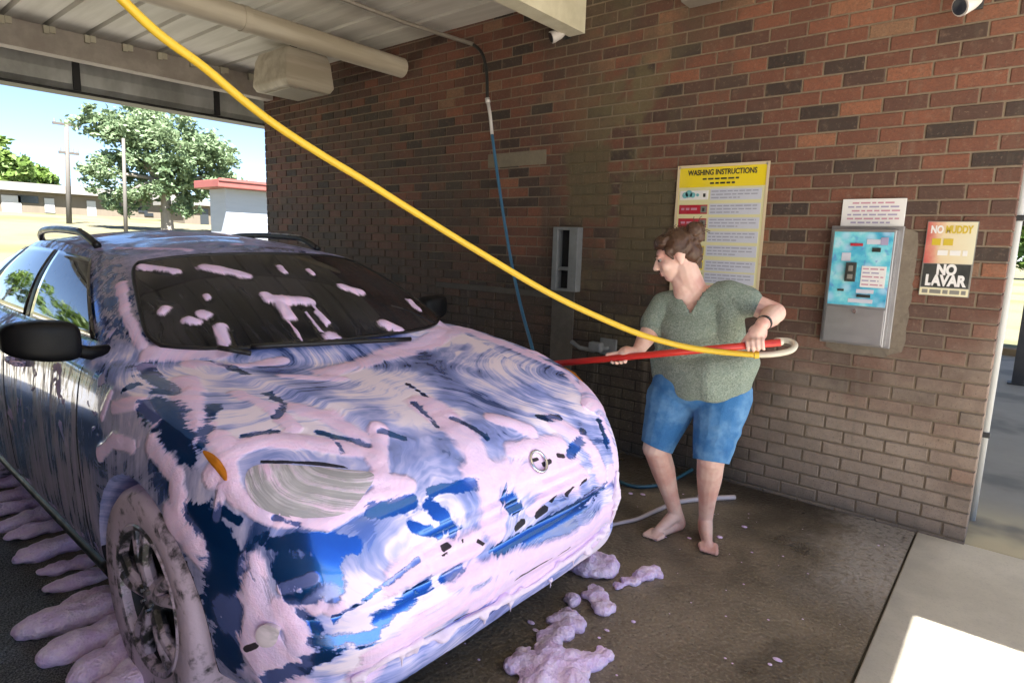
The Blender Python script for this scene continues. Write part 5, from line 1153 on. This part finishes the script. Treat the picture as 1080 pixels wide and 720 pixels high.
c = t.mix(t.step(n1, .35, .65), (.14, .18, .145), (.29, .335, .285)); c = t.mix(t.step(n2, .45, .65, 0, .6), c, (.19, .245, .205)); c = t.mix(t.step(n2, .68, .75, 0, .7), c, (.05, .06, .05))
t.bump(t.math('ADD', t.math('MULTIPLY', n3, 3.0), n1), .45, .012); TEE = t.out(c, .9)
me = evaluated(mb.mesh('tee'), [('REMESH', dict(mode='VOXEL', voxel_size=.007)), ('SMOOTH', dict(factor=.5, iterations=8))])
# folds: soft diagonal creases pulled towards the raised arm
for v in me.vertices:
    p = v.co; a = (p - shR); f = math.sin(58 * (a.dot(E1) * .55 + a.z * .85) + 3 * mnoise.noise(p * 5)); w = max(0, min(1, (1.24 - p.z) * 4)); g = math.sin(40 * (p.dot(E1)) + 4 * mnoise.noise(p * 4)) * max(0, min(1, (.98 - p.z) * 5))
    v.co = p + v.normal * (.0055 * f * w * (.5 + .5 * mnoise.noise(p * 6)) + .006 * g)
bm = bmesh.new(); bm.from_mesh(me); apex = J(716, 327, 2.8).z; l0 = neck0.dot(E1) - .035; kill = []
for v in bm.verts:
    l = v.co.dot(E1) - l0; hgt = v.co.z - apex; rad_ = ((v.co - neck0) - E3 * (v.co - neck0).z).length
    if (hgt > 0 and abs(l + .1 * hgt) < hgt * .62 and (v.co - neck0).dot(E2) > .0) or (rad_ < .085 and v.co.z > neck0.z - .015): kill.append(v)
bmesh.ops.delete(bm, geom=kill, context='VERTS'); bm.to_mesh(me); bm.free()
me = evaluated(me, [('SOLIDIFY', dict(thickness=.008, offset=-.3))]); me.transform(Matrix.Translation(-ORI)); me.materials.clear(); tee = link('tee', me, TEE, person); shade(tee)
# capri jeans
mb = MB()
mb.ball(pel + Vector((0, 0, .01)), (.232, .150, .13), rot=EM); mb.capsule(hipR + E1 * .02, hipR.lerp(knR, 1.02), .138, .086); mb.capsule(hipL - E1 * .02, hipL.lerp(knL, .92), .134, .084); mb.ball(pel - E2 * .05, (.20, .14, .13), rot=EM); mb.ball(pel + E3 * .10, (.20, .15, .08), rot=EM)
t = NT('blue_denim'); n1 = t.noise(220, 2, .6); n3 = t.noise(5, 4, .6); n4 = t.noise(14, 4, .65)
c = t.mix(n1, (.014, .095, .26), (.045, .19, .44)); c = t.mix(t.step(n3, .42, .66, 0, .75), c, (.16, .33, .54)); c = t.mix(t.step(n4, .55, .75, 0, .35), c, (.010, .05, .18)); t.bump(t.math('ADD', t.math('MULTIPLY', n4, 2), t.math('MULTIPLY', n1, .3)), .5, .008); DENIM = t.out(c, .85)
me = evaluated(mb.mesh('jeans'), [('REMESH', dict(mode='VOXEL', voxel_size=.007)), ('SMOOTH', dict(factor=.5, iterations=6))])
bm = bmesh.new(); bm.from_mesh(me)
for (h_, k_) in ((hipR, knR), (hipL, knL)):
    d = (k_ - h_); L_ = d.length * (1.09 if k_ is knR else 1.0); d.normalize(); bmesh.ops.bisect_plane(bm, geom=bm.verts[:] + bm.edges[:] + bm.faces[:], plane_co=h_ + d * L_ * .97, plane_no=d, dist=.0005)
kill = []
for v in bm.verts:
    for (h_, k_) in ((hipR, knR), (hipL, knL)):
        d = (k_ - h_); L_ = d.length * (1.09 if k_ is knR else 1.0); d.normalize(); s_2 = (v.co - h_).dot(d); off_ = ((v.co - h_) - d * s_2).length
        if s_2 > L_ * .97 + .001 and off_ < .16: kill.append(v); break
bmesh.ops.delete(bm, geom=kill, context='VERTS'); bm.to_mesh(me); bm.free()
for v in me.vertices:
    p = v.co; f = math.sin(70 * p.z + 5 * mnoise.noise(p * 6)); v.co = p + v.normal * .004 * f * (.4 + mnoise.noise(p * 7)) * (1 if p.z < .75 else .4)
me = evaluated(me, [('SOLIDIFY', dict(thickness=.008, offset=-.2))]); me.transform(Matrix.Translation(-ORI)); me.materials.clear(); jn = link('jeans', me, DENIM, person); shade(jn)
for (h_, k_, r_) in ((hipR, knR, .095), (hipL, knL, .090)):
    d = (k_ - h_).normalized(); c_ = h_ + d * ((k_ - h_).length * .955); a = d.cross(E1).normalized(); b = d.cross(a)
# watch on the arm that crosses the board
w0 = wrR + (elR - wrR).normalized() * .035; d = (elR - wrR).normalized(); mb = MB(); mb.tube([w0 - d * .011, w0 + d * .011], .0345, 20); under(mb, 'wristband', plain('watch_strap', (.02, .018, .02), .4), person)

# ------------------------------------------------------------------ brush pole, hoses, foam on the floor
REDP = plain('red_pole_paint', (.50, .022, .014), .35); BRI = plain('brush_bristles', (.05, .12, .28), .8)
root = empty('foam_brush', hR); tag(root, 'long red pole with a foaming brush head, held across the car by the woman', 'wash brush')
mb = MB(); mb.tube([wA - wdir * .10, wA.lerp(wB, .5), wB + wdir * .02], .0155, 14); under(mb, 'pole', REDP, root, smooth=True)
bq = wB + wdir * .05; mb = MB(); mb.ball(bq + Vector((-.02, -.03, -.02)), (.10, .07, .045)); hd = pbuild(mb, 'brush_head', BRI, .012, parent=root, sm=3)
FOAMM = None
t = NT('floor_foam'); n1 = t.noise(16, 5, .7); v = t.n('ShaderNodeTexVoronoi'); t.L(t.co, v.inputs['Vector']); v.inputs['Scale'].default_value = 90
c = t.mix(t.step(n1, .3, .7), (.77, .55, .86), (.93, .77, .95)); c = t.mix(t.step(v.outputs['Distance'], .05, .5, .35, 0), c, (.64, .48, .76)); t.bump(t.math('ADD', n1, t.math('MULTIPLY', v.outputs['Distance'], .5)), .7, .012)
t.b.inputs['Subsurface Weight'].default_value = .15; t.b.inputs['Subsurface Radius'].default_value = (.02, .015, .02); FOAMM = t.out(c, .6)
mb = MB(); mb.ball(bq + Vector((0, -.03, .03)), (.08, .06, .035)); mb.ball(bq + Vector((-.09, -.05, .0)), (.06, .05, .03)); mb.ball(bq + Vector((.06, -.02, .0)), (.04, .04, .03)); pbuild(mb, 'suds', FOAMM, .008, parent=root, sm=2)
# yellow feed hose sweeping down from the boom overhead
def dpt(px, py, d): return CAM + ray(px, py) * d
pts = [dpt(130, 0, 2.02), dpt(215, 72, 2.10), dpt(290, 131, 2.18), dpt(420, 213, 2.36), dpt(500, 263, 2.48), dpt(580, 309, 2.60), dpt(650, 343, 2.72), dpt(705, 361, 2.80), dpt(750, 370, 2.84), dpt(795, 374, 2.86)]
d0 = (pts[0] - pts[1]).normalized(); pts = [pts[0] + d0 * 1.15 + Vector((0, 0, .50)), pts[0] + d0 * .5 + Vector((0, 0, .10))] + pts
t = NT('yellow_hose'); n1 = t.noise(22, 4, .7); c = t.mix(n1, (.60, .37, .015), (.76, .52, .04)); c = t.mix(t.step(t.noise(60, 4, .75), .60, .74, 0, .6), c, (.22, .15, .04)); YEL = t.out(c, t.step(n1, .3, .7, .35, .6))
root = empty('yellow_hose', pts[0]); tag(root, 'long yellow hose swooping down from the roof across the photo to the woman', 'hose')
hp_ = [p + Vector((mnoise.noise(p * 3.1), mnoise.noise(p * 2.7 + Vector((5, 0, 0))), mnoise.noise(p * 3.3 + Vector((0, 9, 0))))) * .006 for p in catmull(pts, 10)]
mb = MB(); mb.tube(hp_, .0128, 14); under(mb, 'yellow_section', YEL, root, smooth=True)
e0 = wA - wdir * .10
q = [dpt(795, 374, 2.86), dpt(815, 373.5, 2.88), dpt(833, 370, 2.92), dpt(838.5, 364, 2.97), dpt(832, 359.5, 3.0), dpt(819, 359, 2.98), e0]
t = NT('clear_vinyl_tube'); n1 = t.noise(8, 3); CLR = t.out(t.mix(n1, (.46, .42, .33), (.62, .58, .48)), .25)
mb = MB(); mb.tube(catmull(q, 8), .0132, 14); under(mb, 'pale_section', CLR, root, smooth=True)
mb = MB(); mb.tube([q[0] + (q[0] - q[1]) * .0, q[0].lerp(q[1], .25)], .0165, 14); under(mb, 'joint_ring', YEL, root, smooth=40)
boom = pts[0]; mb = MB(); mb.tube([boom, boom + Vector((0, 0, .1)), Vector((boom.x, boom.y, CEIL + .02))], .02, 10); under(mb, 'boom_drop', GREYP, root, smooth=True)
# hoses on the floor behind the feet
def gp_(*a): return [at_z(px, py, .014) for px, py in a]
mb = MB(); mb.tube(catmull(gp_((600, 505), (648, 507), (662, 511), (676, 513), (695, 511), (712, 505), (728, 496), (750, 484), (765, 480)), 8), .011, 10)
tag(mb.build('floor_hose', plain('teal_hose', (.035, .11, .15), .4), smooth=True), 'thin blue grey hose lying in a curve on the wet floor behind her feet', 'hose')
mb = MB(); mb.tube(catmull(gp_((610, 562), (650, 552), (672, 547), (690, 539), (712, 530), (738, 526), (775, 524)), 8), [.009 + .006 * min(1, k / 40) for k in range(49)], 10)
tag(mb.build('floor_hose', plain('pale_hose', (.55, .47, .48), .45), smooth=True), 'pale white hose lying on the wet floor, passing behind both bare feet', 'hose')

def foam(name, lumps, label, group, vox=.009, flat=.42, disp_=.020, seed=0):
    """lumps: (px, py, radius px) discs on the floor"""
    cs = [(at_z(px, py, 0), rp_) for px, py, rp_ in lumps]; o = sum((c for c, _ in cs), Vector()) / len(cs); mb = MB()
    for c, rp_ in cs:
        r_ = rp_ * (c - CAM).length / FPX; mb.ball(c + Vector((0, 0, r_ * flat * .55)), (r_, r_, r_ * flat))
    me = evaluated(mb.mesh(name), [('REMESH', dict(mode='VOXEL', voxel_size=vox)), ('SMOOTH', dict(factor=.5, iterations=2))])
    me.update(); out = []
    for v in me.vertices:
        p = v.co; f = mnoise.fractal(p * 13 + Vector((seed, 0, 0)), 1.0, 2.0, 4); f2 = abs(mnoise.noise(p * 24)); q = p + v.normal * (disp_ * f + .012 * (f2 - .25)); q.z = max(q.z, -.004); out.append(q)
    for v, q in zip(me.vertices, out): v.co = q - o
    me.materials.clear(); ob = link(name, me, FOAMM, None, o); shade(ob); tag(ob, label, 'foam', group); return ob
G = 'lilac foam clumps fallen in front of the bumper'
foam('foam_clump', [(625, 600, 24), (612, 598, 15), (640, 602, 14)], 'large round lilac foam clump on the floor, nearest the far bumper corner', G, seed=1)
foam('foam_clump', [(626, 622, 9), (629, 632, 12), (637, 643, 12), (622, 630, 8)], 'upright lilac foam clump hanging just below the large round one', G, seed=2)
foam('foam_clump', [(652, 620, 7), (665, 614, 9), (680, 608, 11), (690, 606, 9)], 'long slanted lilac foam clump lying farthest from the car, towards the bare feet', G, seed=3)
foam('foam_clump', [(603, 634, 8)], 'smallest round lilac foam clump, between the upright and middle clumps', G, seed=4)
foam('foam_clump', [(597, 650, 12), (606, 660, 11), (590, 668, 13), (578, 676, 13), (572, 683, 9), (585, 655, 7)], 'middle lilac foam clump just above the biggest spread at the bottom edge', G, seed=5)
foam('foam_clump', [(555, 705, 20), (580, 703, 20), (605, 704, 18), (625, 698, 14), (637, 691, 11), (553, 688, 8), (570, 722, 22), (600, 722, 18)], 'biggest spread of lilac foam on the floor at the bottom edge of the photo', G, seed=6)
def drift(name, petals, label, seed):
    mb = MB(); o = at_z(*petals[0][1]) if False else Vector((0, 0, 0)); cs = []
    for (tip, basep, wpx) in petals:
        a = at_z(*tip); b = at_z(*basep); d = (b - a); L_ = d.length; d.normalize(); c = a.lerp(b, .55); w = wpx * (c - CAM).length / FPX; M3 = Matrix((d, Vector((-d.y, d.x, 0)), E3)).transposed()
        mb.ball(c + Vector((0, 0, w * .35)), (L_ * .58, w * .92, w * .6), rot=M3); mb.ball(b + Vector((0, .03, w * .3)), (w * 1.3, w, w * .7), rot=M3); cs.append(c)
    o = sum(cs, Vector()) / len(cs); o.z = 0
    me = evaluated(mb.mesh(name), [('REMESH', dict(mode='VOXEL', voxel_size=.010)), ('SMOOTH', dict(factor=.5, iterations=2))])
    out = [v.co + v.normal * (.014 * mnoise.fractal(v.co * 12, 1.0, 2.0, 3)) for v in me.vertices]
    for v, q in zip(me.vertices, out): q.z = max(q.z, -.004); v.co = q - o
    me.materials.clear(); ob = link(name, me, FOAMM, None, o); shade(ob); tag(ob, label, 'foam', 'foam drifts slid off the near side of the car')
drift('foam_drift', [((-45, 520), (10, 512), 8), ((-40, 535), (20, 525), 9), ((-12, 545), (42, 533), 9), ((-5, 563), (45, 546), 10), ((5, 572), (55, 558), 9), ((14, 596), (72, 578), 13), ((38, 608), (82, 597), 9), ((44, 627), (92, 613), 10), ((62, 643), (98, 630), 8)], 'row of lilac foam scallops on the floor along the near sill of the car', 1)
drift('foam_drift', [((12, 676), (105, 648), 17), ((42, 704), (115, 672), 17), ((75, 730), (125, 695), 18), ((90, 762), (135, 725), 20)], 'big lilac foam drift on the floor beside the near front wheel', 2)
# flecks of suds scattered over the wet floor
mb = MB(); rr = random.Random(9); fl = [(692, 569), (683, 566), (702, 566), (759, 566), (785, 555), (793, 582), (678, 521), (665, 520), (812, 700), (820, 695), (560, 656), (565, 664), (632, 672), (600, 660), (668, 655), (720, 545), (727, 567), (640, 664)]
for (px, py) in fl:
    c = at_z(px, py, .004); s = rr.uniform(.005, .016); mb.ball(c, (s * rr.uniform(1, 1.8), s, s * .35), 6)
for _ in range(60):
    c = Vector((rr.uniform(-1.7, -.4), rr.uniform(1.4, 3.6), .002)); s = rr.uniform(.002, .005); mb.ball(c, (s * 1.3, s, s * .4), 6)
o = mb.build('suds_flecks', FOAMM, smooth=True); o['kind'] = 'stuff'
